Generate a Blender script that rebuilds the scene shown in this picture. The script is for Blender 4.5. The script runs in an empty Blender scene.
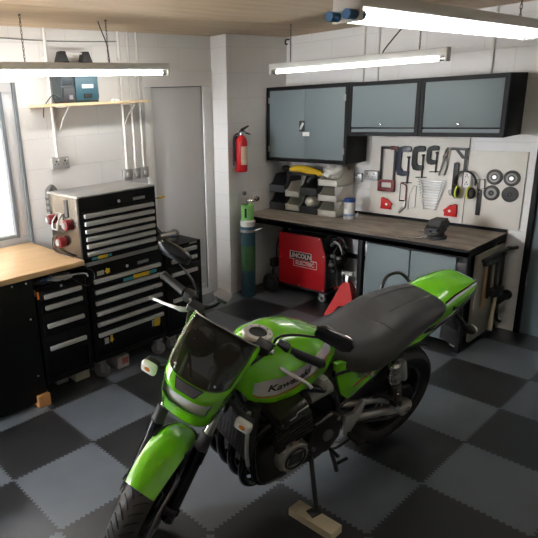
import bpy, bmesh, math, random
from mathutils import Vector, Matrix, Euler
from math import sin, cos, pi, radians, sqrt
random.seed(4)
SC = bpy.context.scene
COL = SC.collection
V = Vector

# ------------------------------------------------------------------ materials
def mat(name, col, rough=.5, metal=0., coat=0., var=0., scale=12., bump=0., bscale=60., spec=.5, emit=None, estr=0., alpha=None, trans=0.):
    m = bpy.data.materials.new(name); m.use_nodes = True
    nt = m.node_tree; N = nt.nodes; b = N['Principled BSDF']
    c = (*col, 1)
    b.inputs['Base Color'].default_value = c
    b.inputs['Roughness'].default_value = rough
    b.inputs['Metallic'].default_value = metal
    b.inputs['Coat Weight'].default_value = coat
    b.inputs['Coat Roughness'].default_value = .06
    b.inputs['Specular IOR Level'].default_value = spec
    b.inputs['Transmission Weight'].default_value = trans
    if alpha is not None: b.inputs['Alpha'].default_value = alpha
    if emit: b.inputs['Emission Color'].default_value = (*emit, 1); b.inputs['Emission Strength'].default_value = estr
    tc = N.new('ShaderNodeTexCoord')
    n = N.new('ShaderNodeTexNoise'); n.inputs['Scale'].default_value = scale; n.inputs['Detail'].default_value = 4
    nt.links.new(tc.outputs['Object'], n.inputs['Vector'])
    if var:
        mx = N.new('ShaderNodeMixRGB'); mx.blend_type = 'MIX'
        mx.inputs[1].default_value = tuple(max(0, x*(1-var)) for x in col)+(1,)
        mx.inputs[2].default_value = tuple(min(1, x*(1+var)) for x in col)+(1,)
        nt.links.new(n.outputs['Fac'], mx.inputs[0]); nt.links.new(mx.outputs[0], b.inputs['Base Color'])
    else:
        mr = N.new('ShaderNodeMapRange'); mr.inputs['To Min'].default_value = max(.02, rough-.04); mr.inputs['To Max'].default_value = rough+.04
        nt.links.new(n.outputs['Fac'], mr.inputs['Value']); nt.links.new(mr.outputs['Result'], b.inputs['Roughness'])
    if bump:
        n2 = N.new('ShaderNodeTexNoise'); n2.inputs['Scale'].default_value = bscale
        nt.links.new(tc.outputs['Object'], n2.inputs['Vector'])
        bp = N.new('ShaderNodeBump'); bp.inputs['Strength'].default_value = bump; bp.inputs['Distance'].default_value = .004
        nt.links.new(n2.outputs['Fac'], bp.inputs['Height']); nt.links.new(bp.outputs['Normal'], b.inputs['Normal'])
    return m

def srgb(r, g, b):
    f = lambda v: (v/255/12.92) if v <= 10 else ((v/255+.055)/1.055)**2.4
    return (f(r), f(g), f(b))

M = {}
M['black'] = mat('black_powder_coat', (.0055, .0055, .006), .5, spec=.16)
M['blackgloss'] = mat('black_gloss', (.008, .008, .009), .18, coat=.4)
M['blackmatt'] = mat('black_matt_plastic', (.010, .010, .0105), .55, bump=.1)
M['rubber'] = mat('rubber', (.02, .02, .021), .7, bump=.15, bscale=90)
M['tyre'] = mat('tyre_rubber', (.042, .0415, .041), .55, bump=.2, bscale=120)
M['greypaint'] = mat('blue_grey_paint', (.15, .185, .195), .5, spec=.3)
M['greydoor'] = mat('blue_grey_door', (.12, .165, .185), .4)
M['white'] = mat('white_paint', (.76, .755, .745), .45)
M['whitedoor'] = mat('white_upvc', (.66, .66, .665), .35)
M['whiteplastic'] = mat('white_plastic', (.70, .69, .66), .4)
M['board'] = mat('white_board', (.66, .63, .57), .5, var=.04)
M['upvc'] = mat('window_upvc', (.55, .56, .57), .3)
M['gasket'] = mat('grey_gasket', (.16, .18, .2), .6)
M['alu'] = mat('brushed_aluminium', (.62, .62, .62), .38, metal=.9)
M['handle'] = mat('silver_handle', (.44, .44, .44), .42, metal=.3)
M['steel'] = mat('polished_steel', (.72, .72, .72), .12, metal=1.)
M['chrome'] = mat('chrome', (.8, .8, .8), .08, metal=1.)
M['stainless'] = mat('stainless', (.13, .118, .105), .24, metal=1., var=.12)
M['greymetal'] = mat('grey_cast_metal', (.3, .29, .27), .4, metal=.7, bump=.1)
M['spanner'] = mat('spanner_steel', (.42, .42, .42), .34, metal=.9)
M['hookgrey'] = mat('hook_grey', (.13, .13, .13), .5)
M['leverwhite'] = mat('polished_lever_alloy', (.72, .72, .72), .3, metal=.5)
M['tyreshade'] = mat('shaded_rear_tyre', (.012, .012, .0122), .6, bump=.2, bscale=120)  # darker copy of the tyre rubber, shade on the rear wheel put into colour
M['ventgrey'] = mat('dark_vent_grey', (.10, .10, .105), .4)
M['satin'] = mat('satin_grey_alloy', (.42, .41, .39), .3, metal=.85, bump=.05)
M['darkmetal'] = mat('dark_metal', (.035, .034, .033), .42, metal=.6, bump=.1)
M['bronze'] = mat('dark_bronze', (.040, .035, .030), .32, metal=.5, bump=.1)
M['green'] = mat('lime_green_paint', (.155, .56, .008), .22, coat=1.)
M['seat'] = mat('seat_vinyl', (.050, .050, .053), .40, bump=.25, bscale=260)
M['seam'] = mat('seat_seam', (.06, .06, .06), .5)
M['stripe'] = mat('silver_white_stripe', (.55, .55, .55), .3, coat=.5)
M['redletter'] = mat('red_letter', (.45, .03, .02), .4)
M['smoke'] = mat('smoked_screen', (.012, .012, .013), .08, alpha=.48, coat=.5)
M['lens'] = mat('clear_lens', (.80, .81, .82), .12, coat=1., metal=.25, bump=.5, bscale=110)
M['amber'] = mat('amber_lens', (.9, .28, .05), .2)
M['whitelens'] = mat('frosted_lens', (.8, .78, .75), .2, coat=.5)
M['red'] = mat('red_paint', (.42, .008, .012), .4, spec=.3)
M['brightred'] = mat('bright_red_paint', (.52, .012, .010), .5, spec=.25)
M['lidgrey'] = mat('silver_grey_lid', (.42, .42, .42), .3, metal=.6)
M['redplastic'] = mat('red_plastic', (.15, .010, .011), .45)
M['teal'] = mat('teal_plastic', (.035, .10, .135), .4)
M['tealdark'] = mat('dark_teal_plastic', (.025, .038, .045), .45)
M['darkgrey'] = mat('dark_grey_plastic', (.035, .036, .04), .5)
M['midgrey'] = mat('mid_grey_plastic', (.22, .22, .22), .5)
M['socket'] = mat('grey_metal_socket', (.40, .40, .39), .35, metal=.4)
M['concrete'] = mat('concrete_block', (.42, .40, .37), .85, var=.2, bump=.5, bscale=70)
M['yellow'] = mat('yellow_plastic', (.75, .48, .02), .45)
M['hivis'] = mat('hi_vis_yellow', (.62, .70, .05), .45)
M['blue'] = mat('blue_plastic', (.02, .08, .30), .4)
M['cyan'] = mat('cyan_sticker', (.05, .30, .38), .4)
M['lightwood'] = mat('pale_timber', (.62, .53, .36), .6, var=.08)
M['handlewood'] = mat('handle_wood', (.36, .24, .12), .55, var=.15)
M['orangewood'] = mat('orange_wood', (.43, .20, .065), .6, var=.12)
M['gasblue'] = mat('cylinder_blue', (.035, .10, .14), .45, var=.25, scale=25)
M['gasgreen'] = mat('cylinder_green', (.055, .15, .06), .45, var=.2)
M['guard'] = mat('lime_guard', (.22, .55, .16), .45)
M['rag'] = mat('white_rag', (.62, .6, .56), .9, bump=.6, bscale=30)
M['cast'] = mat('vise_cast_iron', (.035, .036, .038), .5, bump=.3, metal=.3)
M['disc'] = mat('abrasive_disc', (.07, .07, .068), .8, bump=.4, bscale=200)
M['disclight'] = mat('disc_label', (.30, .29, .27), .7)
M['beigeboard'] = mat('beige_board', (.27, .25, .20), .6, var=.1)
M['tube'] = mat('fluorescent_tube', (.9, .9, .9), .4, emit=(1, .985, .955), estr=19)
M['tubedim'] = mat('fluorescent_tube_dimmed', (.9, .9, .9), .4, emit=(1, .985, .955), estr=6.5)  # same tube colour, glow cut down to balance light across the room
M['tubeback'] = mat('fluorescent_tube_back', (.9, .9, .9), .4, emit=(1, .985, .955), estr=8)  # same colour as the left tube, emission set lower for the back wall
M['batten'] = mat('batten_white', (.6, .59, .56), .4)
M['bluecap'] = mat('blue_tube_collar', (.02, .11, .26), .3)
M['chain'] = mat('chain_metal', (.12, .11, .1), .4, metal=.7)
M['pinkreflect'] = mat('mirror_pink_reflection', (.72, .60, .56), .1, metal=1.)  # pink of a reflection put into the mirror's metal colour
M['copper'] = mat('disc_rotor_steel', (.35, .34, .33), .3, metal=.9)

def wood(name, c1, c2, scale, rough, axis):
    m = mat(name, c1, rough); nt = m.node_tree; N = nt.nodes; b = N['Principled BSDF']
    tc = N.new('ShaderNodeTexCoord'); mp = N.new('ShaderNodeMapping'); mp.inputs['Scale'].default_value = scale
    n = N.new('ShaderNodeTexNoise'); n.inputs['Scale'].default_value = 3; n.inputs['Detail'].default_value = 8; n.inputs['Roughness'].default_value = .65
    cr = N.new('ShaderNodeValToRGB'); cr.color_ramp.elements[0].position = .32; cr.color_ramp.elements[1].position = .68
    cr.color_ramp.elements[0].color = (*c2, 1); cr.color_ramp.elements[1].color = (*c1, 1)
    nt.links.new(tc.outputs['Object'], mp.inputs['Vector']); nt.links.new(mp.outputs[0], n.inputs['Vector'])
    nt.links.new(n.outputs['Fac'], cr.inputs['Fac']); nt.links.new(cr.outputs[0], b.inputs['Base Color'])
    return m
M['beech'] = wood('beech_worktop', (.70, .49, .275), (.58, .375, .19), (6, .8, 6), .35, 1)
M['ply'] = wood('plywood_ceiling', (.53, .42, .295), (.43, .335, .225), (5, .5, 5), .7, 1)
M['shelfwood'] = wood('shelf_board', (.70, .56, .36), (.58, .44, .26), (8, 1, 8), .6, 1)
M['benchtop'] = wood('worn_bench_top', (.44, .375, .31), (.17, .145, .12), (1.2, 4, 4), .55, 0)

def floor_mat():
    m = bpy.data.materials.new('interlocking_floor_tiles'); m.use_nodes = True
    nt = m.node_tree; N = nt.nodes; Lk = nt.links.new; b = N['Principled BSDF']
    g = N.new('ShaderNodeNewGeometry'); s = N.new('ShaderNodeSeparateXYZ'); Lk(g.outputs['Position'], s.inputs[0])
    def mth(op, a, c=None):
        n = N.new('ShaderNodeMath'); n.operation = op
        for i, x in enumerate((a, c)):
            if x is None: continue
            if isinstance(x, (int, float)): n.inputs[i].default_value = x
            else: Lk(x, n.inputs[i])
        return n.outputs[0]
    def teeth(x):      # square-ish puzzle wave, 18 teeth per tile
        return mth('MULTIPLY', mth('MINIMUM', mth('MAXIMUM', mth('MULTIPLY', mth('SINE', mth('MULTIPLY', x, 2*pi*18/.5)), 1.6), -1), 1), .0058)
    X, Y = s.outputs[0], s.outputs[1]
    u = mth('MULTIPLY', mth('ADD', X, teeth(Y)), 2); v = mth('MULTIPLY', mth('ADD', Y, teeth(X)), 2)
    par = mth('FLOORED_MODULO', mth('ADD', mth('FLOOR', u), mth('FLOOR', v)), 2) if False else mth('PINGPONG', mth('ADD', mth('FLOOR', u), mth('FLOOR', v)), 1)
    # seam mask
    def edge(w):
        f = mth('FRACT', w); return mth('MINIMUM', f, mth('SUBTRACT', 1, f))
    seam = mth('LESS_THAN', mth('MINIMUM', edge(u), edge(v)), .0035)
    n = N.new('ShaderNodeTexNoise'); n.inputs['Scale'].default_value = 5; n.inputs['Detail'].default_value = 6; Lk(g.outputs['Position'], n.inputs['Vector'])
    mx = N.new('ShaderNodeMixRGB'); mx.inputs[1].default_value = FLOOR_DARK; mx.inputs[2].default_value = FLOOR_LIGHT; Lk(par, mx.inputs[0])
    mv = N.new('ShaderNodeMixRGB'); mv.blend_type = 'MULTIPLY'; mv.inputs[0].default_value = .5
    cr = N.new('ShaderNodeValToRGB'); cr.color_ramp.elements[0].position = .3; cr.color_ramp.elements[1].position = .7
    cr.color_ramp.elements[0].color = (.72, .72, .72, 1); cr.color_ramp.elements[1].color = (1, 1, 1, 1); Lk(n.outputs['Fac'], cr.inputs[0])
    Lk(mx.outputs[0], mv.inputs[1]); Lk(cr.outputs[0], mv.inputs[2])
    ms = N.new('ShaderNodeMixRGB'); ms.inputs[2].default_value = (.008, .008, .009, 1); Lk(mth('MULTIPLY', seam, .7), ms.inputs[0]); Lk(mv.outputs[0], ms.inputs[1])
    Lk(ms.outputs[0], b.inputs['Base Color'])
    b.inputs['Roughness'].default_value = .34; b.inputs['Specular IOR Level'].default_value = .5
    n2 = N.new('ShaderNodeTexNoise'); n2.inputs['Scale'].default_value = 260; Lk(g.outputs['Position'], n2.inputs['Vector'])
    bp = N.new('ShaderNodeBump'); bp.inputs['Strength'].default_value = .25; bp.inputs['Distance'].default_value = .003
    Lk(n2.outputs['Fac'], bp.inputs['Height']); Lk(bp.outputs['Normal'], b.inputs['Normal'])
    return m
FLOOR_DARK = (.022, .0225, .0245, 1); FLOOR_LIGHT = (.118, .135, .154, 1)

def wall_mat(name, axis, shift=.115, col=(.80, .79, .775)):
    m = bpy.data.materials.new(name); m.use_nodes = True
    nt = m.node_tree; N = nt.nodes; Lk = nt.links.new; b = N['Principled BSDF']
    g = N.new('ShaderNodeNewGeometry'); s = N.new('ShaderNodeSeparateXYZ'); Lk(g.outputs['Position'], s.inputs[0])
    cb = N.new('ShaderNodeCombineXYZ'); Lk(s.outputs[axis], cb.inputs[0])
    ad = N.new('ShaderNodeMath'); ad.operation = 'ADD'; ad.inputs[1].default_value = shift; Lk(s.outputs[2], ad.inputs[0]); Lk(ad.outputs[0], cb.inputs[1])
    br = N.new('ShaderNodeTexBrick'); br.inputs['Scale'].default_value = 1; br.inputs['Brick Width'].default_value = .45; br.inputs['Row Height'].default_value = .225
    br.inputs['Mortar Size'].default_value = .0045; br.inputs['Mortar Smooth'].default_value = .5
    br.inputs['Color1'].default_value = (*col, 1); br.inputs['Color2'].default_value = (*(x*.985 for x in col), 1); br.inputs['Mortar'].default_value = (*(x*.90 for x in col), 1)
    Lk(cb.outputs[0], br.inputs['Vector']); 
    n = N.new('ShaderNodeTexNoise'); n.inputs['Scale'].default_value = 3; n.inputs['Detail'].default_value = 6; Lk(g.outputs['Position'], n.inputs['Vector'])
    mv = N.new('ShaderNodeMixRGB'); mv.blend_type = 'MULTIPLY'; mv.inputs[0].default_value = .10
    Lk(br.outputs['Color'], mv.inputs[1]); Lk(n.outputs['Fac'], mv.inputs[2]); Lk(mv.outputs[0], b.inputs['Base Color'])
    b.inputs['Roughness'].default_value = .55
    n2 = N.new('ShaderNodeTexNoise'); n2.inputs['Scale'].default_value = 45; n2.inputs['Detail'].default_value = 5; Lk(g.outputs['Position'], n2.inputs['Vector'])
    mm = N.new('ShaderNodeMath'); mm.operation = 'MULTIPLY_ADD'; mm.inputs[1].default_value = -1.2; Lk(br.outputs['Fac'], mm.inputs[0]); Lk(n2.outputs['Fac'], mm.inputs[2])
    bp = N.new('ShaderNodeBump'); bp.inputs['Strength'].default_value = .28; bp.inputs['Distance'].default_value = .004
    Lk(mm.outputs[0], bp.inputs['Height']); Lk(bp.outputs['Normal'], b.inputs['Normal'])
    return m
M['floor'] = floor_mat()
M['wallA'] = wall_mat('painted_block_wall_side', 1)
M['wallB'] = wall_mat('painted_block_wall_back', 0, shift=.08)

# ------------------------------------------------------------------ mesh builder
class MB:
    def __init__(s): s.bm = bmesh.new()
    def _t(s, vs, rot, loc):
        if rot: bmesh.ops.rotate(s.bm, verts=vs, cent=(0, 0, 0), matrix=Euler(rot).to_matrix())
        if loc: bmesh.ops.translate(s.bm, verts=vs, vec=loc)
    def box(s, lo, hi, bev=0., rot=None, seg=2):
        lo, hi = V(lo), V(hi); c = (lo+hi)/2; d = hi-lo
        r = bmesh.ops.create_cube(s.bm, size=1); vs = r['verts']
        bmesh.ops.scale(s.bm, verts=vs, vec=d)
        if bev:
            es = list({e for v in vs for e in v.link_edges})
            r2 = bmesh.ops.bevel(s.bm, geom=es, offset=min(bev, min(d)*.49), segments=seg, affect='EDGES', profile=.5)
            vs = list({v for f in r2['faces'] for v in f.verts} | {v for v in vs if v.is_valid})
        s._t(vs, rot, c); return s
    def cyl(s, p0, p1, r0, r1=None, n=20, cap=True):
        p0, p1 = V(p0), V(p1); r1 = r0 if r1 is None else r1
        d = p1-p0; q = d.to_track_quat('Z', 'Y').to_matrix()
        a = [s.bm.verts.new(p0+q@V((r0*cos(2*pi*i/n), r0*sin(2*pi*i/n), 0))) for i in range(n)]
        b = [s.bm.verts.new(p1+q@V((r1*cos(2*pi*i/n), r1*sin(2*pi*i/n), 0))) for i in range(n)]
        for i in range(n): s.bm.faces.new((a[i], a[(i+1) % n], b[(i+1) % n], b[i]))
        if cap: s.bm.faces.new(a[::-1]); s.bm.faces.new(b)
        return s
    def lathe(s, prof, o=(0, 0, 0), ax=(0, 0, 1), n=32, closed=False):
        # prof: (radius, height) along axis from o
        o, ax = V(o), V(ax).normalized(); q = ax.to_track_quat('Z', 'Y').to_matrix()
        rings = []
        for r, h in prof:
            if r < 1e-6: rings.append([s.bm.verts.new(o+ax*h)]*n)
            else: rings.append([s.bm.verts.new(o+q@V((r*cos(2*pi*i/n), r*sin(2*pi*i/n), h))) for i in range(n)])
        idx = list(range(len(rings)-1))+([-1] if closed else [])
        for k in idx:
            A, B = rings[k], rings[k+1]
            for i in range(n):
                f = []
                for v in (A[i], A[(i+1) % n], B[(i+1) % n], B[i]):
                    if v not in f: f.append(v)
                if len(f) > 2: s.bm.faces.new(f)
        return s
    def tube(s, pts, r, n=8, closed=False, smooth=0):
        pts = [V(p) for p in pts]
        if smooth: pts = crom(pts, smooth, closed)
        rr = r if isinstance(r, (list, tuple)) else [r]*len(pts)
        if isinstance(r, (list, tuple)) and len(rr) != len(pts):
            rr = [rr[min(len(rr)-1, int(i*(len(rr)-1)/(len(pts)-1)+.5))] for i in range(len(pts))]
        rings = []; up = None; L = len(pts)
        for i, p in enumerate(pts):
            if closed: t = pts[(i+1) % L]-pts[i-1]
            else: t = pts[min(i+1, L-1)]-pts[max(i-1, 0)]
            t.normalize()
            if up is None: up = V((0, 0, 1)) if abs(t.z) < .9 else V((1, 0, 0))
            x = up.cross(t)
            if x.length < 1e-6: x = V((1, 0, 0)).cross(t)
            x.normalize(); y = t.cross(x); up = y
            rings.append([s.bm.verts.new(p+x*rr[i]*cos(2*pi*k/n)+y*rr[i]*sin(2*pi*k/n)) for k in range(n)])
        for i in range(L if closed else L-1):
            A, B = rings[i], rings[(i+1) % L]
            for k in range(n): s.bm.faces.new((A[k], A[(k+1) % n], B[(k+1) % n], B[k]))
        if not closed: s.bm.faces.new(rings[0][::-1]); s.bm.faces.new(rings[-1])
        return s
    def prism(s, poly, o, u, v, th, bev=0.):
        # polygon in plane (o,u,v), extruded along u x v by th
        o, u, v = V(o), V(u), V(v); w = u.cross(v).normalized()*th
        a = [s.bm.verts.new(o+u*x+v*y) for x, y in poly]; b = [s.bm.verts.new(p.co+w) for p in a]
        n = len(a); fs = [s.bm.faces.new(a[::-1]), s.bm.faces.new(b)]
        for i in range(n): fs.append(s.bm.faces.new((a[i], a[(i+1) % n], b[(i+1) % n], b[i])))
        if bev:
            es = list({e for f in fs[:2] for e in f.edges})
            bmesh.ops.bevel(s.bm, geom=es, offset=bev, segments=2, affect='EDGES', profile=.5)
        return s
    def ell(s, c, r, rot=None, seg=20):
        q = bmesh.ops.create_uvsphere(s.bm, u_segments=seg, v_segments=seg//2, radius=1)['verts']
        bmesh.ops.scale(s.bm, verts=q, vec=r); s._t(q, rot, c); return s
    def loft(s, secs, closed=True, cap=True):
        R = [[s.bm.verts.new(p) for p in sec] for sec in secs]; n = len(R[0])
        for A, B in zip(R, R[1:]):
            for i in range(n if closed else n-1): s.bm.faces.new((A[i], A[(i+1) % n], B[(i+1) % n], B[i]))
        if cap and closed: s.bm.faces.new(R[0][::-1]); s.bm.faces.new(R[-1])
        return s
    def grid(s, f, nu, nv, th=0.):
        P = [[s.bm.verts.new(f(i/nu, j/nv)) for j in range(nv+1)] for i in range(nu+1)]
        for i in range(nu):
            for j in range(nv): s.bm.faces.new((P[i][j], P[i+1][j], P[i+1][j+1], P[i][j+1]))
        if th:
            fs = s.bm.faces[:]; bmesh.ops.recalc_face_normals(s.bm, faces=fs)
            bmesh.ops.solidify(s.bm, geom=fs, thickness=th)
        return s
    def map(s, fn):
        for v in s.bm.verts: v.co = fn(v.co)
        return s

def crom(P, k, closed=False):
    n = len(P); out = []
    for i in range(n if closed else n-1):
        if closed: a, b, c, d = P[i-1], P[i], P[(i+1) % n], P[(i+2) % n]
        else: a, b, c, d = P[max(i-1, 0)], P[i], P[i+1], P[min(i+2, n-1)]
        for j in range(k):
            t = j/k
            out.append(.5*((2*b)+(c-a)*t+(2*a-5*b+4*c-d)*t*t+(3*b-a-3*c+d)*t**3))
    if not closed: out.append(P[-1])
    return out

def obj(name, mb, m, parent=None, smooth=40, sub=0, loc=None):
    bm = mb.bm; bmesh.ops.recalc_face_normals(bm, faces=bm.faces[:])
    me = bpy.data.meshes.new(name); bm.to_mesh(me); bm.free()
    me.materials.append(M[m] if isinstance(m, str) else m)
    o = bpy.data.objects.new(name, me); COL.objects.link(o)
    if smooth:
        me.shade_smooth()
        try: me.set_sharp_from_angle(angle=radians(smooth))
        except Exception: pass
    if sub:
        md = o.modifiers.new('sub', 'SUBSURF'); md.levels = md.render_levels = sub
    if parent: o.parent = parent
    if loc: o.location = loc
    return o
def thing(name, label, cat, loc=(0, 0, 0), rz=0., group=None):
    o = bpy.data.objects.new(name, None); o.empty_display_size = .1; COL.objects.link(o)
    o.location = loc; o.rotation_euler = (0, 0, rz); o['label'] = label; o['category'] = cat
    if group: o['group'] = group
    return o
def tag(o, label, cat, group=None):
    o['label'] = label; o['category'] = cat
    if group: o['group'] = group
    return o
def struct(name, mb, m, parent=None, smooth=30):
    o = obj(name, mb, m, parent, smooth)
    if not parent: o['kind'] = 'structure'
    return o
def dup(root, loc, rz=None, label=None):
    r = root.copy(); COL.objects.link(r); r.location = loc
    if rz is not None: r.rotation_euler = (0, 0, rz)
    if label: r['label'] = label
    for ch in list(root.children):
        k = ch.copy(); COL.objects.link(k); k.parent = r
        for g in list(ch.children):
            d = g.copy(); COL.objects.link(d); d.parent = k
    return r
def text_mb(txt, size, bold=False, shear=0., sx=1., ext=.0, cuts=0):
    cu = bpy.data.curves.new('lettering', 'FONT'); cu.body = txt; cu.size = size; cu.align_x = 'CENTER'; cu.align_y = 'CENTER'; cu.shear = shear
    cu.extrude = ext; cu.offset = size*.03 if bold else 0; cu.resolution_u = 3
    to = bpy.data.objects.new('lettering', cu); COL.objects.link(to)
    dg = bpy.context.evaluated_depsgraph_get(); me = bpy.data.meshes.new_from_object(to.evaluated_get(dg))
    mb = MB(); mb.bm.from_mesh(me)
    for v in mb.bm.verts: v.co.x *= sx
    bmesh.ops.triangulate(mb.bm, faces=mb.bm.faces[:])
    if cuts: bmesh.ops.subdivide_edges(mb.bm, edges=mb.bm.edges[:], cuts=cuts)
    bpy.data.objects.remove(to); bpy.data.meshes.remove(me); bpy.data.curves.remove(cu)
    return mb
def frame(mb, o, u, v, w=None):
    # place builder's xy(z) into frame o,u,v
    o, u, v = V(o), V(u), V(v); n = u.cross(v)
    return mb.map(lambda p: o+u*p.x+v*p.y+n*p.z)
# ------------------------------------------------------------------ the room
H = 2.465; XA = -1.4; YB = 3.28; XP = -1.2
struct('floor', MB().box((-1.8, -4.2, -.1), (3.4, 3.5, 0)), 'floor')
c = MB()
c.box((-1.6, -2.0, H), (-.623, 3.43, H+.03)); c.box((-.617, -2.0, H), (.597, 3.43, H+.03)); c.box((.603, -2.0, H), (1.817, 3.43, H+.03)); c.box((1.823, -2.0, H), (3.4, 3.43, H+.03)); c.box((-1.6, -2.0, H+.031), (3.4, 3.43, H+.05))
struct('ceiling', c, 'ply')
WY0, WY1, WZ0, WZ1 = -1.15, .45, .905, 2.09
DY0, DY1, DZ = 1.60, 2.42, 2.175
w = MB()
w.box((-1.6, -2.0, 0), (XA, WY0, H)); w.box((-1.6, WY0, 0), (XA, WY1, WZ0)); w.box((-1.6, WY0, WZ1), (XA, WY1, H))
w.box((-1.6, WY1, 0), (XA, DY0, H)); w.box((-1.6, DY0, DZ), (XA, DY1, H)); w.box((-1.6, DY0, 0), (-1.5, DY1, DZ))
struct('wall_left', w, 'wallA')
struct('wall_nib', MB().box((-1.6, DY1, 0), (XP, YB, H)), 'wallA')
BX0, BX1 = 1.13, 2.05
w = MB(); w.box((-1.6, YB, 0), (BX0, YB+.15, H)); w.box((BX1, YB, 0), (3.4, YB+.15, H)); w.box((BX0, YB, 2.06), (BX1, YB+.15, H))
struct('wall_back', w, 'wallB')
struct('wall_right', MB().box((3.3, -2.0, 0), (3.4, 3.4, H)), 'wallA')
w = MB(); w.box((-1.6, -2.0, 0), (-1.38, -1.9, H)); w.box((-.40, -2.0, 0), (3.4, -1.9, H)); w.box((-1.38, -2.0, 2.1), (-.40, -1.9, H))
struct('wall_front', w, 'wallB')   # unseen doorway assumed from the light, placed and sized to let daylight in

# neighbour's cream wall and paving; passage enclosed by added walls to dim the window
struct('wall_outside', MB().box((-2.9, -3.2, 0), (-2.75, 2.6, 3.0)).box((-2.75, 1.2, 0), (-1.61, 1.35, 3.0)).box((-2.75, -2.6, 0), (-1.61, -2.45, 3.0)), mat('cream_render', (.62, .55, .46), .9, var=.06, bump=.3))
struct('ground', MB().box((-9, -12, -.2), (9, 9, -.101)).box((-2.75, -2.45, -.1), (-1.81, 1.2, -.01)), mat('grey_paving', (.16, .155, .15), .9, var=.15, bump=.3))
# window: white upvc frame with grey gaskets in a deep reveal
wn = MB(); xo = -1.43
for a, b in (((WY1-.115, WZ0+.07), (WY1-.024, WZ1-.07)), ((WY0, WZ0+.07), (WY0+.07, WZ1-.07)), ((WY0, WZ0), (WY1-.024, WZ0+.07)), ((WY0, WZ1-.07), (WY1-.024, WZ1)), ((-.42, WZ0+.07), (-.34, WZ1-.07))):
    wn.box((xo-.05, a[0], a[1]), (xo+.02, b[0], b[1]), .006)
win = struct('window_left', wn, 'upvc')
g = MB()
g.box((xo-.02, WY1-.135, WZ0+.06), (xo+.026, WY1-.108, WZ1-.06)); g.box((xo-.05, WY1-.0235, WZ0), (xo+.034, WY1-.0005, WZ1))
g.box((xo-.02, -.345, WZ0+.06), (xo+.026, -.325, WZ1-.06)); g.box((xo-.02, -.345, WZ0+.062), (xo+.024, WY1-.136, WZ0+.085))
obj('window_gasket', g, 'gasket', win)
gl = mat('window_glass', (.95, .97, .97), .02, trans=1.)
obj('window_pane', MB().box((xo-.02, WY0+.06, WZ0+.06), (xo-.012, WY1-.116, WZ1-.06)), gl, win)
struct('window_sill_left', MB().box((xo, WY0, WZ0-.01), (XA+.02, WY1, WZ0+.006), .003), 'upvc')

# left door, white
d = MB(); d.box((-1.5, DY0, 0), (XA+.012, DY0+.085, 2.034), .004); d.box((-1.5, DY1-.125, 0), (XA+.012, DY1-.003, 2.034), .004); d.box((-1.5, DY0, 2.035), (XA+.012, DY1-.003, DZ), .004); d.box((-1.5, DY0+.086, 0), (XA+.004, DY1-.126, .055))
dr = struct('door_left', d, 'white')
d = MB(); d.box((-1.49, DY0+.09, .06), (XA-.012, DY1-.131, 2.028), .004)
obj('door_leaf', d, 'whitedoor', dr)
d = MB(); d.box((-1.44, DY1-.133, .06), (XA-.004, DY1-.125, 2.03)); d.box((-1.44, DY0+.088, 2.028), (XA-.004, DY1-.126, 2.036))
obj('door_shadow_line', d, 'gasket', dr)  # grey strips stand in for the shadow line at the leaf border
d = MB(); d.box((XA-.016, DY0+.12, .10), (XA-.006, DY1-.16, .12)); d.box((XA-.016, DY0+.12, .30), (XA-.006, DY1-.16, .315))
obj('door_moulding', d, 'white', dr)
# right door, blue grey in a black frame
d = MB(); d.box((BX0, YB-.02, 0), (BX0+.04, YB+.1, 2.019), .003); d.box((BX1-.04, YB-.02, 0), (BX1, YB+.1, 2.019), .003); d.box((BX0, YB-.02, 2.02), (BX1, YB+.1, 2.06), .003)
d2 = struct('door_right', d, 'black')
obj('door_leaf', MB().box((BX0+.0405, YB+.005, .001), (BX1-.0405, YB+.11, 2.0195), .003), 'greydoor', d2)
for z in (.45, 1.25, 1.85): obj('door_hinge', MB().cyl((BX0+.041, YB-.003, z-.05), (BX0+.041, YB-.003, z+.05), .008), 'steel', d2)

# white conduits down the left wall
cg = 'white conduit pipes on the left wall'
def conduit(y, z0, z1, lab):
    m = MB().tube([(XA+.013, y, z0), (XA+.013, y, z1)], .0125, 12)
    for z in (z0+.2, (z0+z1)/2, z1-.2): m.box((XA, y-.018, z-.006), (XA+.024, y+.018, z+.006), .003)
    tag(obj('conduit_pipe', m, 'whiteplastic'), lab, 'conduit', cg)
conduit(.72, 1.535, H, 'white conduit pipe running down to the grey double socket')
conduit(1.375, 1.37, H, 'white conduit pipe above the left switch of the grey row of three')
conduit(1.465, 1.37, H, 'white conduit pipe above the middle switch of the grey row of three')
conduit(1.555, 1.37, H, 'white conduit pipe above the right switch of the grey row of three')
m = MB().tube([(XA+.008, -.6, 2.395), (XA+.008, .2, 2.39), (XA+.008, .8, 2.375), (XA+.008, 1.36, 2.39)], .004, 6, smooth=6)
tag(obj('cable', m, 'midgrey'), 'thin grey cable strung along the left wall just below the ceiling', 'cable')

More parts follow.
